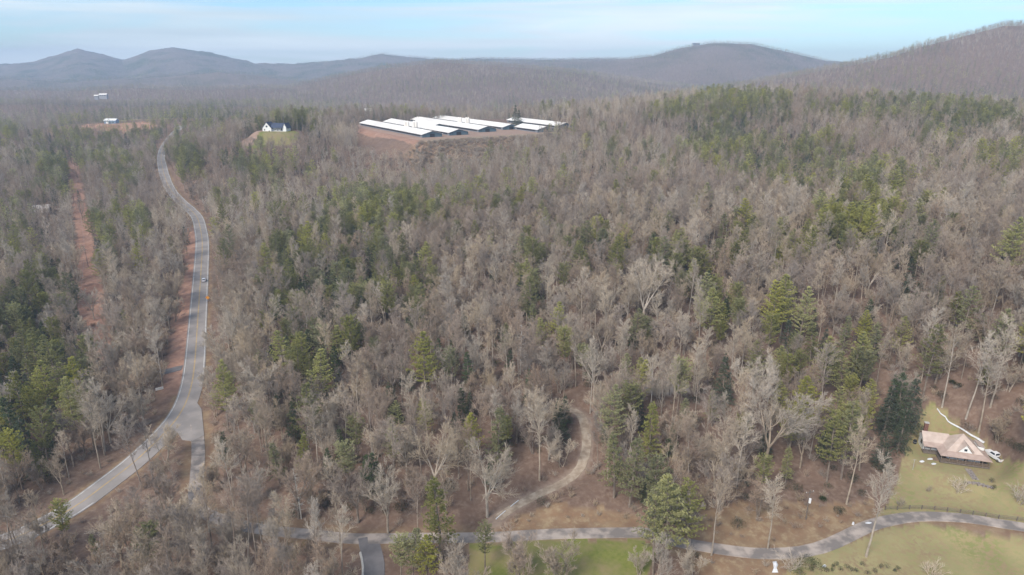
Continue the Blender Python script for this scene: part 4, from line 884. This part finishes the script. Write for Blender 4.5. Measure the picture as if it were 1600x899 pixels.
# pine patches: px, py of canopy centre, half-sizes, share of evergreens
patch = [(60,560,90,90,.75),(20,640,60,50,.8),(30,470,60,50,.5),(60,420,60,40,.35),(150,370,30,60,.5),(210,335,30,20,.4),(95,240,40,60,.5),(20,350,30,30,.35),(185,260,30,30,.4),(290,240,30,25,.6),(275,265,15,30,.6),(370,232,30,15,.5),(410,255,40,20,.45),(560,320,80,40,.55),(620,310,60,30,.6),(480,380,60,40,.5),(520,430,80,40,.55),(590,400,80,50,.45),(440,430,40,40,.35),
         (640,450,50,40,.5),(465,530,50,40,.55),(440,575,30,25,.5),(545,520,40,30,.5),(660,560,40,40,.35),(700,320,30,40,.35),(800,290,60,30,.2),(830,400,30,40,.4),(930,370,60,40,.3),(1060,385,40,25,.5),(1130,450,40,30,.55),(1090,400,40,30,.45),(1240,465,50,40,.6),(1310,510,90,45,.75),(1350,330,60,45,.55),(1280,260,110,28,.4),(1370,275,70,20,.45),(1130,200,60,40,.5),(1180,170,70,25,.4),(1160,148,80,14,.7),(1450,158,150,14,.5),(1060,165,50,14,.5),
         (1250,225,90,25,.45),(1380,160,120,15,.45),(1530,175,80,15,.55),(1470,200,60,20,.35),(1560,240,50,25,.4),(1430,345,40,30,.3),(1180,250,60,25,.35),(1590,380,30,40,.4),(1520,470,30,25,.55),(1575,500,30,25,.5),(1450,420,60,40,.15),(1300,330,60,30,.3),(1150,350,40,30,.35),(1240,350,50,30,.25),(1410,610,35,45,.9),(1385,660,25,50,.8),(1330,640,50,40,.6),(1290,640,40,50,.3),(1000,690,60,45,.45),(1250,690,40,40,.3),
         (1060,790,40,50,.7),(640,850,35,30,.7),(590,650,40,40,.2),(540,640,30,40,.25),(440,700,50,50,.25),(700,760,40,40,.25),(850,160,60,8,.2),(100,230,90,25,.4),(450,180,60,20,.4),(20,205,40,20,.4),(270,220,40,15,.4)]
# parts of the picture where the photograph shows ground, road or a building: nothing nearer may stand in front
prot = [(np.array(p, float), dep) for p, dep in [
 ([(285,622),(294,560),(300,500),(305,440),(307,400),(305,362),(290,325),(298,320),(316,340),(322,362),(325,385),(323,440),(321,500),(317,560),(310,620),(322,655),(323,690),(312,720),(298,720),(300,690),(270,675),(262,662)], 400),
 ([(262,560),(276,500),(290,430),(297,385),(306,385),(308,440),(302,500),(297,560),(292,600),(262,640),(250,620)], 400),
 ([(246,242),(259,242),(268,284),(256,286)], 760),
 ([(764,832),(1015,822),(1015,900),(790,960),(768,900)], 140),
 ([(1140,870),(1250,858),(1330,833),(1360,806),(1400,790),(1405,720),(1432,655),(1452,625),(1490,655),(1545,690),(1620,722),(1700,860),(1700,960),(1240,960),(1140,900)], 168),
 ([(770,828),(790,800),(850,765),(880,748),(890,765),(850,790),(1000,812),(1000,826)], 165),
 ([(896,735),(908,705),(908,660),(920,660),(924,700),(905,742)], 200),
 ([(566,184),(620,178),(700,176),(800,186),(806,196),(790,206),(745,210),(690,216),(640,232),(600,230),(560,222)], 735),
 ([(812,184),(860,186),(872,190),(850,195),(830,197),(812,196)], 735),
 ([(376,213),(390,194),(412,188),(470,188),(480,196),(455,206),(440,214)], 652),
 ([(142,199),(142,186),(240,186),(240,195),(200,199)], 925),
 ([(142,184),(240,180),(240,187),(142,187)], 940),
 ([(112,290),(121,290),(142,380),(152,455),(134,455),(123,380)], 520),
 ([(112,253),(120,253),(122,285),(114,285)], 700),
 ([(52,318),(82,318),(84,333),(50,333)], 540),
 ([(1005,597),(1075,599),(1078,612),(1030,616),(1003,610)], 200),
 ([(548,840),(608,838),(606,905),(565,905)], 141),
 ([(1082,848),(1180,858),(1250,856),(1330,832),(1360,812),(1300,806),(1180,835),(1085,835)], 145),
 ([(143,143),(170,143),(170,149),(143,149)], 1460),
 ([(268,660),(246,676),(215,712),(165,752),(110,796),(60,825),(85,828),(130,800),(176,762),(225,722),(268,686)], 190), ([(301,688),(314,688),(313,730),(303,730)], 175), ([(330,808),(400,824),(470,832),(470,838),(400,832),(330,818)], 150),
 ([(1080,62),(1098,62),(1098,72),(1080,72)], 3560),
]]
def grid_pts(y0, y1, sp_, jit=.42):
    xm = y1 * .92
    gx, gy = np.meshgrid(np.arange(-xm, xm, sp_), np.arange(max(y0 * .62, 60), y1, sp_)); gx = gx.ravel() + nr.uniform(-jit, jit, gx.size) * sp_; gy = gy.ravel() + nr.uniform(-jit, jit, gy.size) * sp_
    r = np.hypot(gx, gy); m = (r >= y0) & (r < y1) & (np.abs(gx) < gy * .86 + 25); return gx[m], gy[m]
bands = [(84, 900, 5.4), (900, 1600, 8.5), (1600, 2600, 11), (2600, 4800, 17)]
TX, TY, TB = [], [], []
for bi, (a, b, s) in enumerate(bands):
    x, y = grid_pts(a, b, s); TX.append(x); TY.append(y); TB.append(np.full(len(x), bi))
TX, TY, TB = map(np.concatenate, (TX, TY, TB)); RT = np.hypot(TX, TY)
keep = np.ones(len(TX), bool)
for k, clr in (('highway', 7.8), ('lane', 4.5), ('track', 3.2), ('drive', 6), ('spur', 4)):
    d, i_ = dist_path(TX, TY, roads[k][0]); keep &= d > np.where(TY > 620, min(clr, 5), clr)
for z_ in (Z_field, Z_yard, Z_right, Z_clear, Z_pasture): keep &= ~inpoly(TX, TY, z_)
keep &= ~(np.hypot((TX + 225) / 26, (TY - 644) / 24) < 1); keep &= ~(np.hypot((TX + 520) / 46, (TY - 922) / 20) < 1)
for z_, pr in ((Z_bank, .04), (Z_bank2, .25), (Z_bot, .5)): m = inpoly(TX, TY, z_); keep &= ~(m & (nr.rand(len(TX)) > pr))
a_ = (TX + 55) * (-.515) + (TY - 755) * .857; b_2 = (TX + 55) * .857 + (TY - 755) * .515
keep &= ~((np.abs(a_ - 9) < 114) & (np.abs(b_2 - 12) < 105)); keep &= ~((a_ < -90) & (a_ > -138) & (b_2 > -84) & (b_2 < 30))
d, i_ = dist_path(TX, TY, cut); keep &= (d > np.where(i_ < len(cut) * .3, 5, 6)) | (nr.rand(len(TX)) < np.where(i_ < len(cut) * .35, .25, .06))
for (hx, hy) in far_h: keep &= np.hypot(TX - hx, TY - hy) > 14
keep &= np.hypot(TX - shed_pos[0], TY - shed_pos[1]) > 9
keep &= np.hypot(TX, TY) > 84
TX, TY, TB, RT = TX[keep], TY[keep], TB[keep], RT[keep]
TZ = H(TX, TY)
hscale = np.where(TB == 2, .9, np.where(TB == 3, .85, 1.0)) * nr.uniform(.58, .98, len(TX))
hs_near = .86 + .28 * fbm(TX / 70, TY / 70, 31, 2); hscale *= hs_near
u_, v_, dep_ = project(TX, TY, TZ + 17)
# evergreen share
share = .06 + .20 * sstep(.5, .68, fbm(TX / 90, TY / 90, 50, 3)) + .06 * (TB > 0)
share = np.where(TB >= 1, share + .6 * sstep(.46, .56, fbm(TX / 230, TY / 230, 77, 3)), share)
for (cx, cy_, sx, sy, p_) in patch:
    q = ((u_ - cx) / sx) ** 2 + ((v_ - cy_) / sy) ** 2; m = q < 1; share = np.where(m, np.maximum(share, np.minimum(.93, 1.6 * p_) * (1.02 - .4 * q)), share)
share = np.where((u_ < 590) & (v_ > 715) & (RT < 200), .04, share)
ev = nr.rand(len(TX)) < share
# colours drift over the hills: paler crowns near the camera side, darker far up the slope
shn = fbm(TX / 110, TY / 110, 60, 3) + nr.uniform(-.28, .28, len(TX))
dark_zone = sstep(380, 560, RT) * .14
kid = np.zeros(len(TX), int); rr_ = nr.rand(len(TX)); rs_ = nr.rand(len(TX)); yel = fbm(TX / 60, TY / 60, 64, 2) + nr.uniform(-.3, .3, len(TX)) - sstep(450, 800, RT) * .12
for i in range(len(TX)):
    if ev[i]:
        if yel[i] > .50: c = PINE_Y[int(rs_[i] * len(PINE_Y))] if 'PINE_Y' in globals() else None
        if 'PINE_Y' not in globals():
            PINE_Y = kinds_where(shade='yellow'); PINE_M = kinds_where(shade='mid'); PINE_D = kinds_where(shade='dark'); B_ = {(s, f): kinds_where(cls='bare', shade=s, shape=f) for s in ('pale grey', 'tan', 'dark brown') for f in ('tall', 'broad', 'clump')}
        c = (PINE_Y if yel[i] > .47 else PINE_M if yel[i] > .2 else PINE_D); kid[i] = c[int(rs_[i] * len(c))]
    else:
        if 'B_' not in globals():
            PINE_Y = kinds_where(shade='yellow'); PINE_M = kinds_where(shade='mid'); PINE_D = kinds_where(shade='dark'); B_ = {(s, f): kinds_where(cls='bare', shade=s, shape=f) for s in ('pale grey', 'tan', 'dark brown') for f in ('tall', 'broad', 'clump')}
        q = shn[i] - dark_zone[i]; s = 'pale grey' if q > .6 else 'tan' if q > .38 else 'dark brown'
        f = ('tall' if rr_[i] < .46 else 'broad' if rr_[i] < .72 else 'clump') if TB[i] < 2 else ('broad' if rr_[i] < .8 else 'clump'); c = B_[(s, f)]; kid[i] = c[int(rs_[i] * len(c))]
KH = np.array([k['h'] for k in KIND]); KR = np.array([k['r'] for k in KIND])
TS = hscale * np.where((TB > 0) & np.isin(kid, PINE), 1.0, 1.0); TS[(KH[kid] == 11)] *= 1.1
# hero trees
hx, hy, hk, hsz = [], [], [], []
for (px, py, hh, look) in hero:
    g_ = gp(px, py, hh)
    if g_ is None: continue
    ks = [i for i, k in enumerate(KIND) if k['look'] == look]; hx.append(g_[0]); hy.append(g_[1]); hk.append(rnd.choice(ks)); hsz.append(hh / KIND[ks[0]]['h'])
hx, hy, hk, hsz = map(np.array, (hx, hy, hk, hsz))
# protected views
def visible_ok(X, Y, Z, Hh, Rr, dense):
    ok = np.ones(len(X), bool)
    for t in (.2, .45, .75, .95):
        for s in ((0,) if t in (.2, ) else (-.55, 0, .55)):
            u, v, d = project(X + s * Rr, Y, Z + Hh * t)
            for poly, dd in prot:
                ok &= ~((np.hypot(X, Y) < dd * 1.0 + 40) & (d < dd) & inpoly(u, v, poly))
    return ok
near = RT < 3800
okm = np.ones(len(TX), bool); okm[near] = visible_ok(TX[near], TY[near], TZ[near], KH[kid[near]] * TS[near], KR[kid[near]] * TS[near], None)
for q in range(len(hx)): okm &= np.hypot(TX - hx[q], TY - hy[q]) > (4.5 if hk[q] in PINE else 5.5)
# keep the hero crowns clear in front of them
for q in range(len(hx)):
    hz_ = H1(hx[q], hy[q]); u0, v0, d0 = project(np.array([hx[q]]), np.array([hy[q]]), np.array([hz_ + hsz[q] * KH[hk[q]] * .85])); u1, v1, d1 = project(TX, TY, TZ + KH[kid] * TS)
    okm &= ~((RT < np.hypot(hx[q], hy[q])) & (RT > 90) & (np.abs(u1 - u0[0]) < F * 3.6 / d0[0]) & (np.abs(v1 - v0[0]) < F * 6 / d0[0]) & (RT > np.hypot(hx[q], hy[q]) - 60))
TX, TY, TZ, TB, TS, kid = (a[okm] for a in (TX, TY, TZ, TB, TS, kid))
TX = np.concatenate([hx, TX]); TY = np.concatenate([hy, TY]); TZ = np.concatenate([H(hx, hy), TZ]); TB = np.concatenate([np.zeros(len(hx), int), TB]); TS = np.concatenate([hsz, TS]); kid = np.concatenate([hk, kid]).astype(int)
ROT = nr.uniform(0, 2 * pi, len(TX)); RT = np.hypot(TX, TY)
# which trees show largest: painter's walk from near to far
u, v, dep = project(TX, TY, TZ + KH[kid] * TS * .6); isp = np.isin(kid, PINE)
Tb = np.ones((225, 400)); score = np.zeros(len(TX))
cand = np.where((RT < 700) & (u > -60) & (u < 1660) & (v < 980) & (v > 60))[0]; cand = cand[np.argsort(dep[cand])]
for i in cand:
    hpx = F * KH[kid[i]] * TS[i] * .62 / dep[i] * .9; wpx = F * KR[kid[i]] * TS[i] * 1.5 / dep[i]
    x0, x1 = int(max(0, (u[i] - wpx / 2) / 4)), int(min(400, (u[i] + wpx / 2) / 4 + 1)); y0, y1 = int(max(0, (v[i] - hpx * .6) / 4)), int(min(225, (v[i] + hpx * .6) / 4 + 1))
    if x1 <= x0 or y1 <= y0: continue
    reg = Tb[y0:y1, x0:x1]; score[i] = reg.sum() * (1.0); reg *= (.2 if isp[i] else .45)
cx_ok = (u > 4) & (u < 1596) & (v < 895)
sc = np.where(cx_ok, score, score * .3)
ib = [i for i in np.argsort(-sc) if sc[i] > 0 and not isp[i]][:298]; ip = [i for i in np.argsort(-sc) if sc[i] > 0 and isp[i]][:240]
for q in range(len(hx)):
    if isp[q] and q not in ip: ip.append(q)
    if not isp[q] and q not in ib: ib[-1 - (q % 20)] = q
ib = list(dict.fromkeys(ib))

# ------------------------------------------------------------------ labels that single each tree out
zones = [(0,470,110,560,'left of the power line cut'),(0,0,118,470,'far left above the tall pines'),(118,0,170,600,'beside the red clay cut'),(0,560,130,700,'in the tall pine stand at far left'),(0,700,130,899,'at the lower left corner'),
 (130,560,275,700,'left of the highway junction'),(170,0,262,400,'left of the far highway bend'),(170,400,300,560,'left of the straight highway'),(130,700,300,800,'beside the lower highway'),(130,800,420,899,'below the lower highway'),
 (300,0,440,330,'right of the far highway bend'),(300,330,440,480,'just right of the straight highway'),(300,480,400,640,'right of the highway sign'),(300,640,420,800,'right of the junction'),
 (420,790,610,899,'left of the grey driveway'),(600,780,800,899,'between driveway and green field'),(420,640,560,790,'behind the lane in the left woods'),(560,640,700,790,'above the grey driveway'),(700,640,800,790,'left of the gravel track foot'),
 (800,640,925,830,'around the gravel track'),(925,700,1080,830,'above the lane bend'),(925,560,1080,700,'below the pale clearing'),(780,830,1080,899,'around the green field'),(1080,720,1300,860,'above the lane at lower right'),(1080,860,1240,899,'below the lane'),
 (1300,700,1440,899,'beside the lawn edge'),(1340,560,1445,700,'left of the pink roofed house'),(1445,400,1600,700,'on the slope above the pink roofed house'),(1080,600,1340,720,'in the lower right woods'),
 (420,480,560,640,'in the left middle woods'),(560,480,700,640,'left of the white dead tree'),(700,480,830,640,'around the white dead tree'),(830,480,960,640,'right of the white dead tree'),(960,480,1080,600,'above the pale clearing'),(1080,480,1220,600,'right of the pale clearing'),(1220,450,1445,600,'in the yellow-green pine patch'),
 (440,300,640,480,'in the green pine patch at left centre'),(640,300,860,480,'in the middle of the hillside'),(860,300,1080,480,'above the large pale crown'),(1080,300,1220,480,'upper right of the large pale crown'),(1220,300,1600,450,'on the upper right slope'),
 (0,0,1600,300,'on the high slope near the skyline')]
def zone(px, py):
    for a, b, c, d, s in zones:
        if a <= px < c and b <= py < d: return s
    return 'at the frame edge'
ORD = ['first', 'second', 'third', 'fourth', 'fifth', 'sixth', 'seventh', 'eighth', 'ninth', 'tenth', 'eleventh', 'twelfth', 'thirteenth', 'fourteenth', 'fifteenth', 'sixteenth']
labels = {}
grp = {}
for i in ib + ip: grp.setdefault((KIND[kid[i]]['look'], zone(min(max(u[i], 1), 1598), min(max(v[i], 1), 897))), []).append(i)
for (look, zn), L_ in grp.items():
    L_.sort(key=lambda i: u[i]); n = len(L_)
    for k, i in enumerate(L_):
        if n == 1: labels[i] = f'only {look} {zn}'
        elif k == 0: labels[i] = f'leftmost {look} {zn}'
        elif k == n - 1: labels[i] = f'rightmost {look} {zn}'
        else: labels[i] = f'{ORD[min(k, 15)]} {look} from left {zn}'
for i in ib + ip:
    k = KIND[kid[i]]; nm = 'bare_tree' if k['cls'] == 'bare' else ('hemlock_tree' if k['shape'] == 'cone' else 'pine_tree')
    e = empty(nm, (TX[i], TY[i], TZ[i]), ROT[i], labels[i], 'tree', 'bare deciduous trees of the near woods' if k['cls'] == 'bare' else 'evergreen trees of the near woods'); s = TS[i]; e.scale = (s * (.92 + .16 * rnd.random()),) * 2 + (s,); e.rotation_euler = (rnd.gauss(0, .035), rnd.gauss(0, .035), ROT[i])
    for pn in ('trunk', 'crown'): o = bpy.data.objects.new(pn, k[pn]); COL.objects.link(o); o.parent = e

# ------------------------------------------------------------------ the rest of the woods as stuff
lib_names = sorted(o.name for o in LIB.objects); lib_idx = {n: i for i, n in enumerate(lib_names)}
def scatter(name, X, Y, Z, S, Rz, idx, coll):
    me = bpy.data.meshes.new(name); me.vertices.add(len(X)); me.vertices.foreach_set('co', np.stack([X, Y, Z], -1).astype('f').ravel())
    for nm, ty, arr in (('s', 'FLOAT', S), ('rz', 'FLOAT', Rz), ('idx', 'INT', idx)):
        a = me.attributes.new(nm, ty, 'POINT'); a.data.foreach_set('value', np.asarray(arr, 'f' if ty == 'FLOAT' else 'i'))
    o = bpy.data.objects.new(name, me); COL.objects.link(o)
    g_ = bpy.data.node_groups.new(name, 'GeometryNodeTree'); g_.interface.new_socket('Geometry', in_out='INPUT', socket_type='NodeSocketGeometry'); g_.interface.new_socket('Geometry', in_out='OUTPUT', socket_type='NodeSocketGeometry')
    gi = N('NodeGroupInput', g_); go = N('NodeGroupOutput', g_); ip_ = N('GeometryNodeInstanceOnPoints', g_); ci_ = N('GeometryNodeCollectionInfo', g_)
    ci_.inputs['Collection'].default_value = coll; ci_.inputs['Separate Children'].default_value = True; ci_.inputs['Reset Children'].default_value = True
    ip_.inputs['Pick Instance'].default_value = True
    def na(nm, ty): a = N('GeometryNodeInputNamedAttribute', g_, data_type=ty); a.inputs['Name'].default_value = nm; return a.outputs['Attribute']
    cx = N('ShaderNodeCombineXYZ', g_); g_.links.new(na('rz', 'FLOAT'), cx.inputs[2]); er = N('FunctionNodeEulerToRotation', g_); g_.links.new(cx.outputs[0], er.inputs[0])
    g_.links.new(gi.outputs[0], ip_.inputs['Points']); g_.links.new(ci_.outputs[0], ip_.inputs['Instance']); g_.links.new(na('idx', 'INT'), ip_.inputs['Instance Index']); g_.links.new(er.outputs[0], ip_.inputs['Rotation']); g_.links.new(na('s', 'FLOAT'), ip_.inputs['Scale'])
    g_.links.new(ip_.outputs[0], go.inputs[0]); md = o.modifiers.new('scatter', 'NODES'); md.node_group = g_
    return o
sel = np.ones(len(TX), bool); sel[ib + ip] = False
lod = np.where(RT < 430, 0, np.where(RT < 1000, 1, 2))
idx = np.array([lib_idx[KIND[k]['lod'][l].name] for k, l in zip(kid, lod)])
m = sel & ~isp; o = scatter('bare_woodland', TX[m], TY[m], TZ[m], TS[m], ROT[m], idx[m], LIB); tag(o, 'grey brown bare winter woods covering the hills beyond the nearest trees', 'woods', kind='stuff')
m = sel & isp; o = scatter('evergreen_woodland', TX[m], TY[m], TZ[m], TS[m], ROT[m], idx[m], LIB); tag(o, 'green pines mixed through the bare woods on the hills', 'woods', kind='stuff')

# dead white tree near the middle, pale snag at lower left
for (px, py, hh, lb) in ((813, 512, 17, 'white dead conifer with short bare side branches in the middle of the woods'), (463, 738, 14, 'pale white dead tree leaning among brush at lower left')):
    g_ = gp(px, py, hh); a, b = snag(px); e = empty('dead_tree', (g_[0], g_[1], H1(*g_)), 0, lb, 'dead tree'); s = hh / 16 * 1.1; e.scale = (s, s, s)
    a.build('trunk', M['snag'], e); b.build('crown', M['snag'], e)

# ------------------------------------------------------------------ understory: evergreen shrubs and brush
LIB2 = bpy.data.collections.new('library_low'); low = []
for s in range(3):
    a, b = leafy(s + 3, 2.0, 2.4, 420, .34); me = joined(a, b, 'shrub', (M['bark_dark'], M['shrub_leaf'])); o = bpy.data.objects.new('a%d' % s, me); LIB2.objects.link(o)
for s in range(3):
    for j, mt in enumerate(('twig_tan', 'twig_dark')): me = brush(s + 20).mesh('brush', M[mt]); o = bpy.data.objects.new('b%d%d' % (s, j), me); LIB2.objects.link(o)
nS, nB = 3, 6
x, y = grid_pts(100, 620, 3.6, .5); d0, _ = dist_path(x, y, roads['highway'][0]); d1, _ = dist_path(x, y, roads['lane'][0]); d2, _ = dist_path(x, y, roads['track'][0]); d3, _ = dist_path(x, y, roads['drive'][0]); d4, _ = dist_path(x, y, cut)
ok = (d0 > 6.5) & (d1 > 4) & (d2 > 2.8) & (d3 > 5) & (np.hypot(x, y) > 96)
for z_ in (Z_field, Z_yard, Z_right, Z_clear): ok &= ~inpoly(x, y, z_)
d5, i5 = dist_path(x, y, roads['highway'][0]); ok &= ~((d5 < 6.5) & (i5 > 60)); ok &= ~((d4 < 9) & (nr.rand(len(x)) > .12))
shr = (fbm(x / 25, y / 25, 90, 3) > .47) & ~inpoly(x, y, Z_bank2) & ~inpoly(x, y, Z_bank); bank = inpoly(x, y, Z_bank) | inpoly(x, y, Z_bank2) | inpoly(x, y, Z_bot)
ok &= (nr.rand(len(x)) < np.where(shr, .55, np.where(bank, .8, .34)))
x, y, shr, bank = x[ok], y[ok], shr[ok], bank[ok]; z = H(x, y); rr = nr.rand(len(x)); sc_ = nr.uniform(.5, 1.2, len(x)) * np.where(bank, .62, 1)
okv = visible_ok(x, y, z, 2.2 * sc_, 1.5 * sc_, None) | bank; x, y, z, shr, rr, sc_ = (a[okv] for a in (x, y, z, shr, rr, sc_))
ii = np.where(shr & (rr < .6), (rr * 997 % 1 * nS).astype(int), nS + (rr * 991 % 1 * nB).astype(int))
m = ii < nS; o = scatter('evergreen_undergrowth', x[m], y[m], z[m], sc_[m], nr.uniform(0, 6.28, m.sum()), ii[m], LIB2); tag(o, 'dark evergreen undergrowth between the tree trunks', 'undergrowth', kind='stuff')
m = ~m; o = scatter('bare_undergrowth', x[m], y[m], z[m], sc_[m], nr.uniform(0, 6.28, m.sum()), ii[m], LIB2); tag(o, 'bare twiggy undergrowth between trunks and along the roads', 'undergrowth', kind='stuff')
# scrub on the farm bank
n = 16000; x = nr.uniform(-215, 60, n); y = nr.uniform(540, 700, n); a_ = (x + 55) * (-.515) + (y - 755) * .857; b_2 = (x + 55) * .857 + (y - 755) * .515
m = (a_ < -103) & (a_ > -160) & (np.abs(b_2) < 108); x, y = x[m], y[m]; o = scatter('bank_scrub', x, y, H(x, y), nr.uniform(.6, 1.3, len(x)), nr.uniform(0, 6, len(x)), nS + (nr.rand(len(x)) * nB).astype(int), LIB2); tag(o, 'reddish brown scrub on the bank below the poultry barns', 'scrub', kind='stuff')

# single shrubs that show
def shrub(px, py, r, h, label, n=700, mt='shrub_leaf', seed=0, group=None, s=.2):
    x, y, z = gpz(px, py); a, b = leafy(seed + int(px), r, h, n, s); e = empty('shrub', (x, y, z), 0, label, 'shrub', group); a.build('stem', M['bark_dark'], e); b.build('foliage', M[mt], e)
M['leaf_green'] = leafmat('leaves_green', (.085, .11, .04), (.045, .06, .025))
shrub(1549, 754, .8, 1.5, 'round dark clipped bush, upper of two at the right of the lawn edging', 500, seed=1, s=.14); shrub(1552, 765, .7, 1.3, 'round dark clipped bush, lower of two at the right of the lawn edging', 500, seed=2, s=.14)
shrub(1507, 757, .7, 1.0, 'small grey-green bush at the left end of the lawn edging', 300, 'leaf_green', 3, s=.15)
shrub(1267, 893, 2.6, 3.4, 'large rounded evergreen bush beside the lane at the picture bottom', 1600, 'leaf_green', 4, s=.26); shrub(1250, 899, 1.7, 2.0, 'low green bush at the foot of the large evergreen bush', 800, 'leaf_green', 5)
bed = [(1287,888,.7),(1291,894,.9),(1299,893,.9),(1302,886,.6),(1307,884,.8),(1313,891,.8),(1323,888,.9),(1330,893,.9),(1338,893,.8),(1345,883,1.1),(1355,897,.9),(1366,895,.9),(1376,888,.9),(1386,888,1.3),(1397,893,.7),(1403,890,.7)]
for k, (a, b, r) in enumerate(bed): shrub(a, b, r * .85, r * 1.1, ('leftmost' if k == 0 else 'rightmost' if k == len(bed) - 1 else ORD[k]) + ' small dark bush' + ('' if k in (0, len(bed) - 1) else ' from the left') + ' in the planting bed below the field', 260, 'shrub_leaf' if k % 3 else 'leaf_green', k, 'small bushes in the planting bed', .16)
for k, (a, b, r, h) in enumerate(((1560,690,2.4,2.6),(1575,697,2.6,2.8),(1590,704,2.4,2.6),(1603,712,2.4,2.6))): shrub(a, b, r, h, ['leftmost', 'second', 'third', 'rightmost'][k] + ' dark bush of the hedge row behind the pickup truck', 900, seed=k, group='dark hedge bushes behind the truck', s=.26)
for k, (a, b, r, h) in enumerate(((1498,606,1.4,1.6),(1488,600,1.2,1.3),(1508,672,2.4,3.0),(1312,803,1.6,2.0),(1285,782,1.0,1.1),(1152,825,2.2,2.6),(845,790,1.8,3.2))):
    shrub(a, b, r, h, ['green bush on the leafy slope above the house, right one', 'green bush on the leafy slope above the house, left one', 'dark bush between the white strip and the woods', 'dark green bush on the brown bank above the lane', 'small green bush near the utility pole', 'dark spreading bush left of the lane hollow', 'green bush at the right edge of the gravel track foot'][k], 800, seed=k + 40, s=.24)
def bareb(px, py, s, label, mt='twig_tan', seed=0):
    x, y, z = gpz(px, py); o = brush(seed + int(px), 2.4).build('bare_bush', M[mt]); o.location = (x, y, z); o.scale = (s, s, s); tag(o, label, 'bush', 'bare bushes on the lawn and verge')
bareb(1595, 785, 2.2, 'wide grey leafless bush at the right edge of the lawn', 'twig_pale', 1); bareb(1497, 768, 1.7, 'fuzzy grey leafless bush on the lawn left of the edging', 'twig_pale', 2); bareb(1236, 888, 2.0, 'upright fan of bare stems beside the large evergreen bush', 'twig_tan', 3)
bareb(1455, 899, 1.8, 'leafless grey bush in the lower field at the frame bottom', 'twig_pale', 4); bareb(1450, 768, .7, 'low round heap of twigs in the middle of the lawn', 'twig_tan', 5)
bareb(1407, 790, 1.0, 'low tangle of bare twigs by the fence corner', 'twig_tan', 6)

# ------------------------------------------------------------------ haze
b = MB(); b.box(-6900, 6900, -6900, 6900, -120, 283); m = bpy.data.materials.new('haze'); m.use_nodes = True; t = m.node_tree; t.nodes.clear(); o_ = N('ShaderNodeOutputMaterial', t); pv = N('ShaderNodeVolumePrincipled', t)
pv.inputs['Color'].default_value = (.60, .76, 1.0, 1); pv.inputs['Density'].default_value = 1.75e-4; pv.inputs['Anisotropy'].default_value = .0; t.links.new(pv.outputs[0], o_.inputs['Volume'])
tag(b.build('haze', m), 'thin blue haze over the hills', 'haze', kind='stuff')
print('trees', len(TX), 'ind', len(ib), len(ip), 'z', float(TZ.min()))
